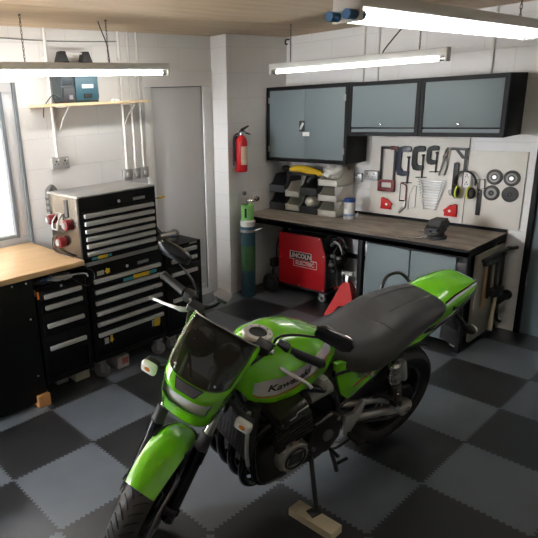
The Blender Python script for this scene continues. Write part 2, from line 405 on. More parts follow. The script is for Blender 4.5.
def plate(name, lab, cat, o, u, w_, h_, kind, n=1, m='socket', group=None):
    # wall plate: o centre on the wall, u horizontal axis along the wall, normal = outward
    u = V(u); nrm = u.cross(V((0, 0, 1)))
    t = thing(name, lab, cat, o, group=group)
    F = lambda mb: frame(mb, (0, 0, 0), u, (0, 0, 1))
    obj('back_box', F(MB().box((-w_/2, -h_/2, .0), (w_/2, h_/2, .032), .004)), m, t)
    for k in range(n):
        x = (k-(n-1)/2)*w_/n
        if kind == 'socket':
            s = MB()
            s.box((x-.006, .008, .0322), (x+.006, .022, .0334)); s.box((x-.016, -.012, .0322), (x-.009, -.004, .0334)); s.box((x+.009, -.012, .0322), (x+.016, -.004, .0334))
            obj('pin_slot', F(s), 'blackmatt', t); obj('rocker', F(MB().box((x+.014, .018, .032), (x+.026, .036, .037), .002)), 'whiteplastic', t)
        else:
            obj('rocker', F(MB().box((x-.014, -.018, .032), (x+.014, .018, .038), .003)), 'whiteplastic', t)
    return t
plate('double_socket', 'grey metal double wall socket left of the tool chests', 'socket', (XA, .735, 1.49), (0, 1, 0), .15, .09, 'socket', 2)
sg = 'grey switches in a row above the top chest'
for k, nm in enumerate(('left', 'middle', 'right')):
    plate('wall_switch', nm+' grey metal switch of the row of three above the tool chest', 'switch', (XA, 1.365+.092*k, 1.325), (0, 1, 0), .086, .092, 'switch', 1, group=sg)

# shelf with charger case
sh = thing('wall_shelf', 'pale wooden shelf board on white brackets high on the left wall', 'shelf', (XA, .60, 1.91))
obj('shelf_board', MB().box((.001, -.055, 0), (.225, .90, .022), .002), 'shelfwood', sh)
for y in (.17, .78):
    m = MB(); m.box((.001, y-.012, -.2), (.006, y+.012, -.001)); m.box((.001, y-.012, -.007), (.2, y+.012, -.001)); m.tube([(.006, y, -.18), (.08, y, -.09), (.18, y, -.007)], .006, 8, smooth=4)
    obj('bracket', m, 'whiteplastic', sh)
ch = thing('jump_starter_case', 'teal and black portable power case with a carry handle on the shelf', 'power case', (-1.29, .875, 1.932))
def rr(w, h, r, n=5):
    out = []
    for cx, cy, a0 in ((w/2-r, h/2-r, 0), (-w/2+r, h/2-r, 90), (-w/2+r, -h/2+r, 180), (w/2-r, -h/2+r, 270)):
        for k in range(n+1):
            a = radians(a0+90*k/n); out.append((cx+r*cos(a), cy+r*sin(a)))
    return out
YZ = ((0, 1, 0), (0, 0, 1))
body = [(-.145, 0), (.17, 0), (.175, .04), (.175, .25), (.15, .285), (-.125, .285), (-.15, .25), (-.15, .04)]
obj('case_body', MB().prism(body, (-.07, 0, 0), *YZ, .13, .01), 'tealdark', ch)
face = [(-.035, .015), (.16, .015), (.165, .045), (.165, .24), (.145, .27), (-.03, .27)]
fc = obj('front_panel', MB().prism(face, (.06, 0, 0), *YZ, .012, .004), 'teal', ch)
obj('display', MB().box((.0725, .02, .10), (.076, .12, .13), .002), mat('pale_display', (.6, .75, .8), .3), fc)
obj('meter_window', MB().box((.0725, -.01, .215), (.076, .13, .25), .002), 'tealdark', fc)
obj('latch', MB().box((.0725, .03, .03), (.084, .10, .062), .004), 'blackmatt', fc)
obj('side_pod', MB().box((.055, -.14, .005), (.085, -.045, .11), .006), 'darkgrey', ch)
obj('pod_label', MB().box((.0855, -.10, .025), (.087, -.07, .055)), 'midgrey', ch)
obj('side_panel', MB().box((.055, -.145, .125), (.072, -.05, .255), .006), 'tealdark', ch)
hp = [(-.13, .28), (-.10, .36), (-.07, .365), (-.03, .30), (.07, .30), (.10, .365), (.13, .36), (.165, .28)]
hp = [(-.135, .275), (-.10, .365), (-.06, .365), (-.03, .275)]
for dx in (0, .16):
    q = hp if dx == 0 else [(-p[0]-.01+.02, p[1]) for p in hp][::-1]
    q = [(p[0]+(.0 if dx == 0 else .03), p[1]) for p in q]
    obj('handle_post', MB().prism(q, (-.045, 0, 0), *YZ, .07, .008), 'blackmatt', ch)
obj('handle_bar', MB().cyl((-.01, -.07, .352), (-.01, .11, .352), .007), 'whiteplastic', ch)
m = MB().tube([(-1.25, .72, 1.96), (-1.24, .66, 1.99), (-1.25, .61, 1.945), (-1.19, .57, 1.935), (-1.185, .545, 1.90), (-1.19, .54, 1.84)], .004, 6, smooth=8)
tag(obj('cable', m, 'blackmatt'), 'thin black lead drooping over the left end of the shelf', 'cable')
m = MB().tube([(-.92, .96, 2.17), (-.93, .955, 2.3), (-.935, .92, 2.40), (-.94, .90, 2.46)], .0045, 6, smooth=6)
tag(obj('cable', m, 'blackmatt'), 'thin black power lead rising from the left tube light to the ceiling', 'cable')
m = MB().box((-1.2, 1.14, 1.9325), (-1.17, 1.2, 1.945), .003)
tag(obj('paper_scrap', m, 'whiteplastic'), 'small pale scrap lying on the shelf right of the power case', 'scrap')

# hose / bracket on wall beside chest
m = MB().tube([(XA+.0215, .60, 1.11), (XA+.0215, .60, 1.24), (XA+.0215, .605, 1.29), (XA+.0215, .635, 1.315), (XA+.0215, .66, 1.29), (XA+.0215, .66, 1.26)], .021, 10, smooth=6)
t = obj('wall_hook', m, 'hookgrey'); tag(t, 'grey hooked handle hanging on the wall between window and top chest', 'hook')
m = MB()
for z in (1.13, 1.175, 1.22): m.cyl((XA+.0215, .60, z), (XA+.0215, .60, z+.02), .0225, n=14)
m.box((XA, .59, 1.15), (XA+.0215, .61, 1.20)); obj('band', m, 'blackmatt', t)

# ------------------------------------------------------------------ lights
def tube_light(lab, a, b, twin, chains, group='hanging fluorescent battens'):
    a, b = V(a), V(b); d = (b-a).normalized(); L = (b-a).length; s = V((0, 0, 1)).cross(d).normalized()
    t = thing('tube_light', lab, 'light', (a+b)/2, group=group); o = (a+b)/2
    F = lambda mb: mb.map(lambda p: d*p.x+s*p.y+V((0, 0, 1))*p.z)
    wd = .05 if twin else .028
    e0 = .06 if twin else 0.; m = MB(); m.box((-L/2+e0, -wd, .022), (L/2-e0, wd, .068), .006); obj('batten', F(m), 'batten', t)
    for k, off in enumerate((-.032, .032) if twin else (0,)):
        tb = obj('lamp_tube', F(MB().cyl((-L/2+.035, off, 0), (L/2-.035, off, 0), .0145, n=16)), 'tubedim' if twin else ('tube' if abs(d.y) > .5 else 'tubeback'), t)
        for e in (-1, 1):
            obj('end_collar', F(MB().cyl((e*(L/2-(.10 if twin else .055)), off, 0), (e*(L/2-.008), off, 0), .0158, n=16)), 'bluecap' if twin else 'steel', tb)
    for e in (-1, 1):
        q0, q1 = (e*(L/2-.075), e*(L/2-.055)) if twin else (e*(L/2-.012), e*(L/2+.006)); m = MB(); m.box((min(q0, q1), -wd-.002, -.02), (max(q0, q1), wd+.002, .07), .004); obj('lamp_holder', F(m), 'batten', t)
    for x in chains:
        m = MB(); z0 = .066; z1 = H-o.z; n = int((z1-z0)/.022)
        for k in range(n):
            zz = z0+(k+.5)*(z1-z0)/n; r = []
            for q in range(8):
                aa = 2*pi*q/8; p = (.0055*cos(aa), 0, .0155*sin(aa)) if k % 2 else (0, .0055*cos(aa), .0155*sin(aa)); r.append((x+p[0], p[1], zz+p[2]))
            m.tube(r, .0019, 5, closed=True)
        m.cyl((x, 0, z1-.01), (x, 0, z1), .008, n=10)
        obj('chain', F(m), 'chain', t)
    return t
tube_light('single fluorescent tube light hanging in front of the shelf on the left', (-.9, -.31, 2.118), (-.9, 1.465, 2.118), False, (-.275, .36))
tube_light('single fluorescent tube light hanging before the wall cabinets', (-.735, 2.5, 2.108), (.762, 2.5, 2.096), False, (-.55, .55))
tube_light('large twin tube light nearest the camera at the top right', (1.42, .24, 2.142), (1.42, 2.03, 2.142), True, (-.6, .65))

m = MB().tube([(.29, 2.5, 2.168), (.31, 2.5, 2.2), (.40, 2.51, 2.30), (.50, 2.52, 2.40), (.52, 2.52, H-.001)], .0045, 6, smooth=6)
tag(obj('cable', m, 'blackmatt'), 'black power lead slanting up from the light before the wall cabinets', 'cable')
for x, lab in ((-.33, 'left white conduit pipe on the back wall above the wall cabinets'), (-.19, 'middle white conduit pipe on the back wall above the wall cabinets'), (.745, 'right white conduit pipe on the back wall above the wall cabinets')):
    tag(obj('conduit_pipe', MB().tube([(x, YB-.010, 2.0), (x, YB-.010, H)], .0095, 10), 'whiteplastic'), lab, 'conduit', 'white conduit pipes on the back wall')
tag(obj('wall_hook', MB().tube([(-1.17, YB, 2.44), (-1.17, YB-.05, 2.435), (-1.17, YB-.055, 2.40), (-1.15, YB-.05, 2.395)], .007, 8, smooth=4), 'darkmetal'), 'small dark hook in the back corner just under the ceiling', 'hook')
# ------------------------------------------------------------------ left run: bench, cabinets, chests
XF = -.6
wt = obj('worktop', MB().box((XA+.005, -2.0, .885), (XF+.012, .405, .92), .003), 'beech'); tag(wt, 'pale wooden worktop along the left wall under the window', 'worktop')
bc = thing('base_cabinet', 'black base cabinet with flat screwed panels under the wooden worktop', 'cabinet', (XF, .03, 0))
obj('carcass', MB().box((-.76, -2.0, .03), (-.014, 0, .884), .003), 'black', bc)
for y0, y1 in ((-.60, -.004), (-1.2, -.606), (-1.8, -1.206)):
    p = obj('front_panel', MB().box((-.013, y0, .035), (0, y1, .883), .002), 'black', bc)
    for yy in (y1-.045, (y0+y1)/2+.16):
        for z in ((.86, .62, .22) if yy == y1-.045 else (.862,)): obj('screw', MB().lathe([(.0065, 0), (.0065, .0015), (.004, .003), (0, .003)], (0, yy, z), (1, 0, 0), 12), 'alu', p)
obj('edge_strip', MB().box((-.012, .0005, .76), (.001, .006, .80)), 'orangewood', bc)
m = MB().box((-.09, -.085, 0), (0, 0, .085), .003)
tag(obj('wood_block', m, 'orangewood', loc=(XF+.03, .035, 0)), 'small orange wood block at the bottom corner of the black base cabinet', 'block')

def handle_mb(y0, y1, z, h=.030):
    m = MB(); m.box((.004, y0, z-h/2), (.026, y1, z+h/2), .006); return m
def tool_cabinet(name, lab, cat, loc, w, z0, z1, dep, rows, hin=.03, side='black', lockz=None, group=None):
    t = thing(name, lab, cat, loc, group=group)
    obj('carcass', MB().box((-dep, 0, z0), (-.022, w, z1), .004), side, t)
    m = MB(); m.box((-.022, 0, z0), (0, .022, z1)); m.box((-.022, w-.022, z0), (0, w, z1)); m.box((-.022, .022, z1-.09 if lockz else z1-.02), (0, w-.022, z1)); m.box((-.022, .022, z0), (0, w-.022, z0+.03))
    obj('front_frame', m, 'black', t)
    for (za, zb, zh) in rows:
        d = obj('drawer', MB().box((-.020, .024, za+.002), (.003, w-.024, zb-.002), .003), 'black', t)
        obj('drawer_handle', handle_mb(hin, w-hin, zh), 'handle', d)
    if lockz: obj('lock', MB().lathe([(.011, 0), (.011, .004), (.007, .006), (0, .006)], (0.0, w*.5, lockz), (1, 0, 0), 16), 'alu', t)
    return t
def castors(t, pts, z, r=.045, ax=(.85, -.5, 0)):
    a = V(ax).normalized(); f = V((-a.y, a.x, 0))
    for x, y in pts:
        q = lambda mb: mb.map(lambda p: V((x, y, 0))+f*p.x+a*p.y+V((0, 0, 1))*p.z)
        cc = obj('castor', q(MB().box((-.034, -.026, 2*r+.004), (.034, .026, z), .003).box((-.014, -.026, r-.012), (.016, -.021, 2*r+.006)).box((-.014, .021, r-.012), (.016, .026, 2*r+.006)).cyl((0, -.03, r), (0, .03, r), .009, n=12)), 'castorgrey', t)
        obj('castor_wheel', q(MB().lathe([(.012, -.018), (r-.012, -.018), (r, -.011), (r, .011), (r-.012, .018), (.012, .018)], (0, 0, r), (0, 1, 0), 28, closed=True)), 'castorwheel', cc)
M['castorgrey'] = mat('castor_bracket', (.34, .34, .34), .35, metal=.7); M['castorwheel'] = mat('castor_wheel_grey', (.13, .13, .13), .5)
# narrow trolley
tr = tool_cabinet('drawer_trolley', 'narrow black four drawer tool trolley between base cabinet and roll cab', 'tool cabinet', (XF, .04, 0), .365, .13, .80, .46,
                  [(.705, .775, .742), (.63, .70, .667), (.47, .625, .51+.03), (.31, .465, .351+.03)], hin=.045)
obj('top_lip', MB().box((-.46, 0, .80), (0, .012, .815)).box((-.46, .353, .80), (0, .365, .815)).box((-.012, .0, .80), (0, .365, .812)), 'black', tr)
obj('lock', MB().lathe([(.009, 0), (.009, .004), (0, .004)], (.0, .18, .787), (1, 0, 0), 16), 'alu', tr)
castors(tr, ((-.4, .06), (-.4, .30)), .13)
obj('orange_tab', MB().box((.0, .004, .735), (.002, .016, .785)), mat('orange_sticker', (.7, .2, .02), .5), tr)
# cables on trolley
for (lab, c0, mt, r0, tw) in (('grey cable coil lying on the narrow trolley under the worktop', (-.636, .235, .828), 'midgrey', .075, 4), ('black cable heap lying on the narrow trolley beside the grey coil', (-.68, .12, .824), 'blackmatt', .085, 4)):
    pts = []
    for k in range(tw*10):
        a = 2*pi*k/10; rr_ = r0*(1-.12*(k//10))*(1+.15*sin(k*1.7)); pts.append((c0[0]+rr_*.75*cos(a), c0[1]+rr_*1.25*sin(a)*.9, c0[2]+.008*sin(k*.9)+.010*(k/10)/tw*2))
    pts += [(c0[0]+.07, c0[1]+.14, c0[2]+.015), (c0[0]+.09, c0[1]+.16, c0[2]-.01)] if mt == 'midgrey' else []
    tag(obj('cable_coil', MB().tube(pts, .0055, 6, smooth=3), mt), lab, 'cable')
tag(obj('cable_loop', MB().tube([(-.66, .30, .85), (-.615, .38, .865), (-.578, .45, .84), (-.572, .46, .78), (-.578, .42, .745), (-.585, .37, .76), (-.605, .30, .822)], .004, 6, smooth=6), 'blackmatt'), 'thin black cable looping out in front of the roll cab corner', 'cable')
m = frame(text_mb('', .03), (0, 0, 0), (0, 1, 0), (0, 0, 1)) if False else MB().box((-.655, .10, .8135), (-.63, .20, .848), .004)
tag(obj('blue_box', m, 'blue'), 'small blue box among the cables under the worktop edge', 'box')

# main roll cab and top chest
rc = tool_cabinet('roll_cabinet', 'wide black six drawer roller tool cabinet under the top chest', 'tool cabinet', (XF, .425, 0), .655, .15, .865, .46,
                  [(.705, .77, .75), (.635, .70, .672), (.555, .63, .592), (.475, .55, .513), (.395, .47, .433), (.24, .39, .353)], hin=.035, lockz=.80)
m = MB().box((-.46, 0, .865), (.002, .655, .893), .002)
for k in range(4): m.box((.002, .005, .868+.006*k), (.004, .65, .871+.006*k))
obj('ribbed_top_rail', m, 'midgrey', rc)
castors(rc, ((-.05, .075), (-.05, .60), (-.40, .075), (-.40, .60)), .15, .055)
tc = tool_cabinet('top_chest', 'black six drawer top chest with bright steel side on the roll cabinet', 'tool chest', (XF, .405, .893), .64, 0, .437, .40,
                  [(.285, .345, .316), (.238, .283, .264), (.19, .236, .212), (.14, .188, .160), (.092, .138, .110), (.032, .090, .058)], hin=.03, side='stainless', lockz=.378)
obj('lid', MB().box((-.405, -.003, .4375), (.001, .643, .450), .003), 'lidgrey', tc)
obj('badge', MB().box((.0005, .44, .365), (.003, .545, .385), .001), 'midgrey', tc)
obj('badge', MB().box((.0005, .42, .79), (.003, .52, .812), .001), 'midgrey', rc)
# stickers, part of the cabinets they are stuck on
def sticker(par, y0, y1, z0, z1, m, x=.0036): obj('sticker', MB().box((x-.003, y0, z0), (x, y1, z1)), m, par)
def blob(par, y, z, s, m, x=.0036):
    pts = [(s*(1+.35*(k % 2))*cos(2*pi*k/10), s*(1+.35*(k % 2))*sin(2*pi*k/10)) for k in range(10)]
    obj('sticker', MB().prism(pts, (x-.003, y, z), (0, 1, 0), (0, 0, 1), .003), m, par)
sticker(tc, .065, .115, .010, .026, 'cyan'); sticker(tc, .115, .19, .008, .03, 'yellow'); sticker(tc, .19, .225, .010, .028, 'cyan')
sticker(rc, .075, .13, .785, .815, 'handle'); blob(rc, .16, .803, .017, 'yellow')
sticker(rc, .27, .36, .699, .722, 'cyan', .0265); sticker(rc, .36, .50, .700, .728, 'yellow', .0267); sticker(rc, .50, .57, .704, .727, 'cyan', .0265)
obj('sticker', MB().prism([(0, -.03), (.05, -.035), (.06, .0), (.06, .035), (.03, .045), (.0, .02)], (.0006, .535, .30), (0, 1, 0), (0, 0, 1), .0032), 'yellow', rc)
sticker(rc, .515, .53, .275, .325, 'handle')
sticker(rc, .085, .12, .27, .315, 'handle'); obj('sticker', MB().prism([(0, -.005), (.02, -.03), (.04, -.005), (.03, -.005), (.03, .03), (.01, .03), (.01, -.005)], (.0006, .125, .295), (0, 1, 0), (0, 0, 1), .0032), 'yellow', rc)
# magnetic holders on the chest's steel side (y = .405 plane)
hg = 'red and white round holders on the chest side'
for x, z, r, lab in ((-.955, 1.155, .040, 'red and white round holder at the back of the steel chest side'), (-.725, 1.145, .042, 'red and white round holder at the front of the steel chest side'), (-.835, 1.01, .042, 'lowest red and white round holder on the steel chest side')):
    t = thing('round_holder', lab, 'holder', (x, .405, z), group=hg)
    obj('holder_ring', MB().lathe([(0, 0), (r*.9, 0), (r*.9, -.03), (r*.8, -.045), (r*.5, -.047), (0, -.047)], (0, 0, 0), (0, 1, 0), 28), 'redplastic', t)
    obj('holder_face', MB().lathe([(0, -.060), (r*.48, -.058), (r*.55, -.052), (r*.55, -.044), (0, -.044)], (0, 0, 0), (0, 1, 0), 28), 'midgrey', t)
t = thing('wire_bracket', 'bent steel wire bracket on the chest side between two red holders', 'bracket', (-.845, .405, 1.155))
obj('bracket_plate', MB().box((-.035, -.008, -.03), (.035, 0, .055), .003), 'greymetal', t)
obj('wire', MB().tube([(-.03, -.01, .05), (-.035, -.05, .0), (-.03, -.055, -.05), (.03, -.055, -.05), (.035, -.05, .0), (.03, -.01, .05)], .006, 8), 'greymetal', t)
tag(obj('magnetic_strip', MB().box((-.775, .397, 1.19), (-.735, .4045, 1.31), .002), 'darkgrey'), 'dark upright strip on the steel side of the top chest', 'strip')
tag(obj('lead', MB().tube([(-.98, .395, 1.02), (-.985, .39, .955), (-.93, .385, .926), (-.8, .39, .925), (-.7, .39, .9255)], .0045, 6, smooth=6), 'blackmatt'), 'black lead running along the foot of the steel chest side', 'cable')
t = thing('screwdriver', 'yellow and black screwdriver sticking out of the right chest side', 'screwdriver', (-.64, 1.045, 1.235))
obj('handle', MB().lathe([(0, .055), (.007, .055), (.009, .075), (.007, .10), (.009, .115), (.005, .122), (0, .122)], (0, 0, 0), (0, 1, -.02), 14), 'yellow', t)
obj('blade', MB().cyl((0, 0, 0), (0, .056, -.001), .003, n=8), 'blackmatt', t)

# right hand small cabinet beyond the roll cab
sc = tool_cabinet('side_cabinet', 'smaller black drawer cabinet right of the roll cab by the door', 'tool cabinet', (XF, 1.10, 0), .37, .13, .855, .45,
                  [(.785, .835, .806), (.70, .78, .735), (.50, .695, .63), (.25, .495, .42)], hin=.055)
obj('badge', MB().box((.0005, .25, .838), (.003, .33, .852), .001), 'midgrey', sc)
castors(sc, ((-.05, .06), (-.05, .31), (-.4, .06), (-.4, .31)), .13)
t = thing('air_grinder', 'worn grey air tool lying on top of the side cabinet', 'power tool', (-.73, 1.22, .857))
obj('body', MB().cyl((0, -.06, .055), (-.01, .10, .045), .026, .034, 18).cyl((-.01, .10, .045), (-.01, .125, .044), .04, .036, 18), 'greymetal', t)
obj('grip', MB().tube([(0, -.02, .05), (-.02, -.05, .09), (-.05, -.075, .14), (-.07, -.09, .17)], [.02, .022, .024, .02], 12, smooth=3), 'blackmatt', t)
obj('foot', MB().box((-.04, .0, 0), (.04, .09, .03), .008), 'greymetal', t)
obj('hose_end', MB().cyl((-.07, -.09, .17), (-.08, -.098, .19), .01), 'steel', t)
obj('side_label', MB().box((.028, .04, .035), (.0345, .08, .05), .002), 'blue', t)

# blocks under the cabinets
cb = 'blocks under the tool cabinets'
for x, y0, y1, x1, h, lab in ((-.95, .19, .285, -.77, .10, 'pale block under the middle of the narrow trolley'), (-.95, .31, .43, -.715, .10, 'largest pale block between the narrow trolley and the roll cab castor')):
    tag(obj('concrete_block', MB().box((x, y0, 0), (x1, y1, h), .006), 'concrete'), lab, 'block', cb)
t = obj('concrete_block', MB().box((-.86, .64, 0), (-.655, .745, .10), .006), 'concrete'); tag(t, 'pale block with a red mark under the wide roll cab', 'block', cb)
obj('red_mark', MB().box((-.656, .68, .03), (-.654, .735, .08)), mat('faded_red_mark', (.35, .10, .09), .8, var=.3), t)
# ------------------------------------------------------------------ nib wall: extinguisher, gas cylinder
t = thing('fire_extinguisher', 'red fire extinguisher hung on the white wall right of the door', 'fire extinguisher', (XP, 2.52, 1.235))
cx = .08
obj('cylinder', MB().lathe([(0, 0), (.048, 0), (.055, .012), (.055, .27), (.050, .30), (.036, .325), (.020, .335), (.018, .345), (0, .345)], (cx, 0, 0), n=32), 'red', t)
obj('instruction_label', MB().grid(lambda u, v: V((cx+.0558*cos(-.9+u*1.5), .0558*sin(-.9+u*1.5), .07+.17*v)), 10, 2), mat('extinguisher_label', (.55, .40, .28), .5, var=.5, scale=60), t)
m = MB().cyl((cx, 0, .34), (cx, 0, .375), .017); m.cyl((cx, 0, .36), (cx+.02, .03, .36), .012)
obj('valve', m, 'alu', t)
m = MB(); m.box((cx-.010, -.03, .372), (cx+.010, .05, .380), .003); m.prism([(-.02, .378), (.0, .40), (.095, .425), (.10, .417), (.02, .382)], (cx-.009, 0, 0), (0, 1, 0), (0, 0, 1), .018); m.prism([(-.02, .375), (.03, .376), (.12, .345), (.118, .337), (.02, .362), (-.02, .365)], (cx-.009, 0, 0), (0, 1, 0), (0, 0, 1), .018)
obj('lever_handle', m, 'blackmatt', t)
obj('hose', MB().tube([(cx, .02, .36), (cx+.01, .06, .33), (cx+.01, .075, .25), (cx, .075, .12)], .009, 8, smooth=5) if False else MB().tube([(cx-.02, -.02, .36), (cx-.03, -.065, .33), (cx-.035, -.072, .2), (cx-.035, -.07, .06)], .009, 8, smooth=5), 'blackmatt', t)
obj('wall_bracket', MB().box((.001, -.02, .1), (.016, .02, .33), .003), 'blackmatt', t)

t = thing('gas_cylinder', 'tall dark blue gas cylinder with lime collar standing before the bench end', 'gas cylinder', (-1.035, 2.503, 0))
R_ = .071
obj('cylinder', MB().lathe([(0, 0), (R_-.01, 0), (R_, .012), (R_, .70), (R_*.95, .735), (R_*.7, .765), (.03, .785), (0, .785)], n=36), 'gasblue', t)
obj('green_band', MB().lathe([(R_+.0012, .28), (R_+.0012, .53)], n=36), 'gasgreen', t)
obj('white_collar', MB().lathe([(R_*.98, .72), (R_+.003, .725), (R_+.003, .77), (R_*.80, .785)], n=36), 'whiteplastic', t)
m = MB().lathe([(.056, .78), (.060, .785), (.060, .93), (.053, .93), (.053, .79)], n=28)
vg = obj('valve_guard', m, 'guard', t)
obj('guard_slot', MB().box((.012, -.0575, .81), (.034, -.050, .90), .003, rot=(0, 0, .55)).map(lambda p: p), 'blackmatt', vg)
m = MB().cyl((0, 0, .78), (0, 0, .99), .016); m.cyl((0, 0, .97), (.07, .03, .97), .013); m.lathe([(0, -.02), (.026, -.02), (.026, .018), (0, .02)], (.06, .03, 1.0), (.9, -.4, 0), 20)
obj('regulator', m, 'chrome', t)
m = MB(); m.lathe([(0, -.012), (.027, -.012), (.027, .012), (0, .012)], (-.01, -.03, 1.04), (.6, -.8, .1), 20); m.lathe([(0, -.012), (.027, -.012), (.027, .012), (0, .012)], (.065, .055, .985), (.9, -.4, 0), 20)
gz = obj('gauge', m, 'chrome', t)
m = MB(); m.lathe([(.018, .0125), (0, .013)], (-.01, -.03, 1.04), (.6, -.8, .1), 20); m.lathe([(.022, .0125), (0, .013)], (.065, .055, .985), (.9, -.4, 0), 20); obj('gauge_face', m, 'blackmatt', gz)
obj('strap', MB().lathe([(R_+.003, .665), (R_+.007, .667), (R_+.007, .688), (R_+.003, .69)], n=36).tube([(.08, .02, .68), (.12, .05, .70), (.12, .10, .69)], .008, 8, smooth=4), 'alu', t)

# ------------------------------------------------------------------ workbench
XL, XR, YF, ZT = -1.19, .995, 2.585, .80
wb = thing('workbench', 'long black steel workbench with a worn brown top against the back wall', 'workbench', (0, YF, 0))
D = YB-YF-.005
obj('bench_top', MB().box((XL, .004, ZT-.02), (XR, D, ZT), .002), 'benchtop', wb)
m = MB(); m.box((XL, 0, ZT-.055), (XR, .006, ZT-.001)); m.box((XR-.006, .0, ZT-.055), (XR, D, ZT-.001)); m.box((XL, 0, ZT-.06), (XR, .04, ZT-.021)); m.box((XL, D-.04, ZT-.06), (XR, D, ZT-.021)); m.box((XL, D-.005, ZT-.02), (XR, D, ZT+.025))
obj('top_rail', m, 'black', wb)
for x in (.115, .955, -1.185):
    for y in (.0, D-.05):
        obj('leg', MB().box((x, y, 0), (x+.04, y+.05, ZT-.055), .003), 'black', wb)
obj('lower_rail', MB().box((-1.145, D-.045, .36), (.115, D-.015, .40)), 'black', wb)
obj('leg_bracket', MB().box((.92, -.004, .63), (.985, .0, .70), .002), 'darkmetal', wb)
bcab = thing('bench_cabinet', 'blue grey two door cabinet fitted under the right half of the workbench', 'cabinet', (0, YF+.03, 0))
obj('carcass', MB().box((.165, .022, .05), (.945, .58, .735), .003), 'black', bcab)
for a, b in ((.17, .548), (.556, .90)):
    dd = obj('door', MB().box((a, 0, .06), (b, .02, .72), .003), 'greypaint', bcab)
    if a < .3:
        m = MB()
        for z in (.64, .18): m.box((a-.006, -.004, z), (a+.012, .0, z+.07), .002)
        obj('hinge', m, 'alu', dd)

# ------------------------------------------------------------------ wall cabinets
YC = 2.95
def wall_cab(name, lab, x0, x1, z0, z1, group=None):
    t = thing(name, lab, 'cabinet', (x0, YC, z0), group=group); w, h = x1-x0, z1-z0
    obj('carcass', MB().box((0, .03, 0), (w, YB-YC-.001, h), .004), 'black', t)
    f = .03
    m = MB(); m.box((0, -.004, 0), (f, .03, h)); m.box((w-f, -.004, 0), (w, .03, h)); m.box((f, -.004, 0), (w-f, .03, f)); m.box((f, -.004, h-f), (w-f, .03, h))
    obj('front_frame', m, 'black', t)
    return t, w, h
t, w_, h_ = wall_cab('wall_cabinet', 'larger square blue grey double door wall cabinet at the left', -1.175, -.262, 1.297, 1.995)
for k, (a, b) in enumerate(((.035, w_/2-.001), (w_/2+.001, w_-.035))):
    d = obj('door', MB().box((a, .0, .035), (b, .02, h_-.035), .002), 'greypaint', t)
    hh = MB(); xx = a-.012 if k == 0 else b-.012
    for z in (.09, h_-.15): hh.box((xx, -.006, z), (xx+.024, .001, z+.055), .002)
    obj('hinge', hh, 'midgrey', d)
m = MB().box((w_/2-.055, -.012, .285), (w_/2+.005, 0, .385), .008); hl = obj('latch_handle', m, 'blackmatt', t)
obj('latch_lever', MB().box((w_/2-.035, -.018, .30), (w_/2-.012, -.010, .37), .004, rot=(0, .5, 0)), 'alu', hl)
obj('tag_label', MB().box((w_/2-.02, -.003, .245), (w_/2+.055, .0, .282), .001), 'whiteplastic', t)
for k, (x0, x1, lab) in enumerate(((-.258, .37, 'middle of the three wall cabinets with one blue grey flap door'), (.374, 1.0, 'rightmost wall cabinet with one blue grey flap door'))):
    t, w_, h_ = wall_cab('wall_cabinet', lab, x0, x1, 1.552, 1.99)
    dd = obj('flap_door', MB().box((.032, .0, .07), (w_-.032, .02, h_-.032), .002), 'greypaint', t)
    obj('lower_lip', MB().box((.032, .004, .032), (w_-.032, .02, .058)), 'greypaint', t)
    obj('knob', MB().box((w_/2-.02, -.008, .085), (w_/2+.0, 0, .10), .003, rot=(0, -.5, 0)), 'steel', dd)

# ------------------------------------------------------------------ storage bins
def bin_(lab, x, z, m, w=.165, h=.165, d=.27, y=2.97, group='stacking bins on the bench'):
    t = thing('storage_bin', lab, 'storage bin', (x, y, z), group=group)
    th = .006; prof = [(0, 0), (d, 0), (d, h), (.10, h), (.05, h*.55), (.0, h*.42)]
    b = MB()
    for xx in (0, w-th): b.prism([(p[0], p[1]) for p in prof], (xx, 0, 0), (0, 1, 0), (0, 0, 1), th)
    b.box((0, 0, 0), (w, d, th)); b.box((0, d-th, 0), (w, d, h)); b.box((0, 0, 0), (w, th, h*.40))
    obj('bin_shell', b, m, t)
    obj('lip', MB().box((.003, -.012, h*.35), (w-.003, .004, h*.43), .003), m, t)
    for a, b in ((-.004, .004), (w-.004, w+.004)): obj('side_rim', MB().box((a, .10, h-.012), (b, d, h)), m, t)
    return t
M['bindark'] = mat('dark_grey_bin', (.045, .047, .052), .45); M['binwhite'] = mat('white_bin', (.66, .64, .58), .45)
zb = ZT+.002
bin_('dark grey storage bin at the bottom of the leftmost stack', -1.155, zb, 'bindark', .19, .175)
bin_('dark grey storage bin on top of the leftmost stack', -1.155, zb+.178, 'bindark', .19, .175)
bin_('lower white storage bin between the two dark stacks', -.955, zb+.012, 'binwhite', .17, .135)
bin_('upper white storage bin between the two dark stacks', -.955, zb+.150, 'binwhite', .17, .135)
tag(obj('bin_riser', MB().box((-.955, 2.98, ZT+.001), (-.785, 3.2, zb+.011)), 'blackmatt'), 'thin black board under the lower white bin', 'board')
bin_('dark grey storage bin holding a white rag', -.775, zb, 'bindark', .195, .175)
bin_('dark grey storage bin of loose tools above the rag bin', -.775, zb+.178, 'bindark', .195, .175)
bin_('bottom white storage bin of the three high right stack', -.565, zb, 'binwhite', .205, .14)
bin_('middle white storage bin of the three high right stack', -.565, zb+.143, 'binwhite', .205, .14)
bin_('top white storage bin heaped with rags', -.565, zb+.286, 'binwhite', .205, .14)
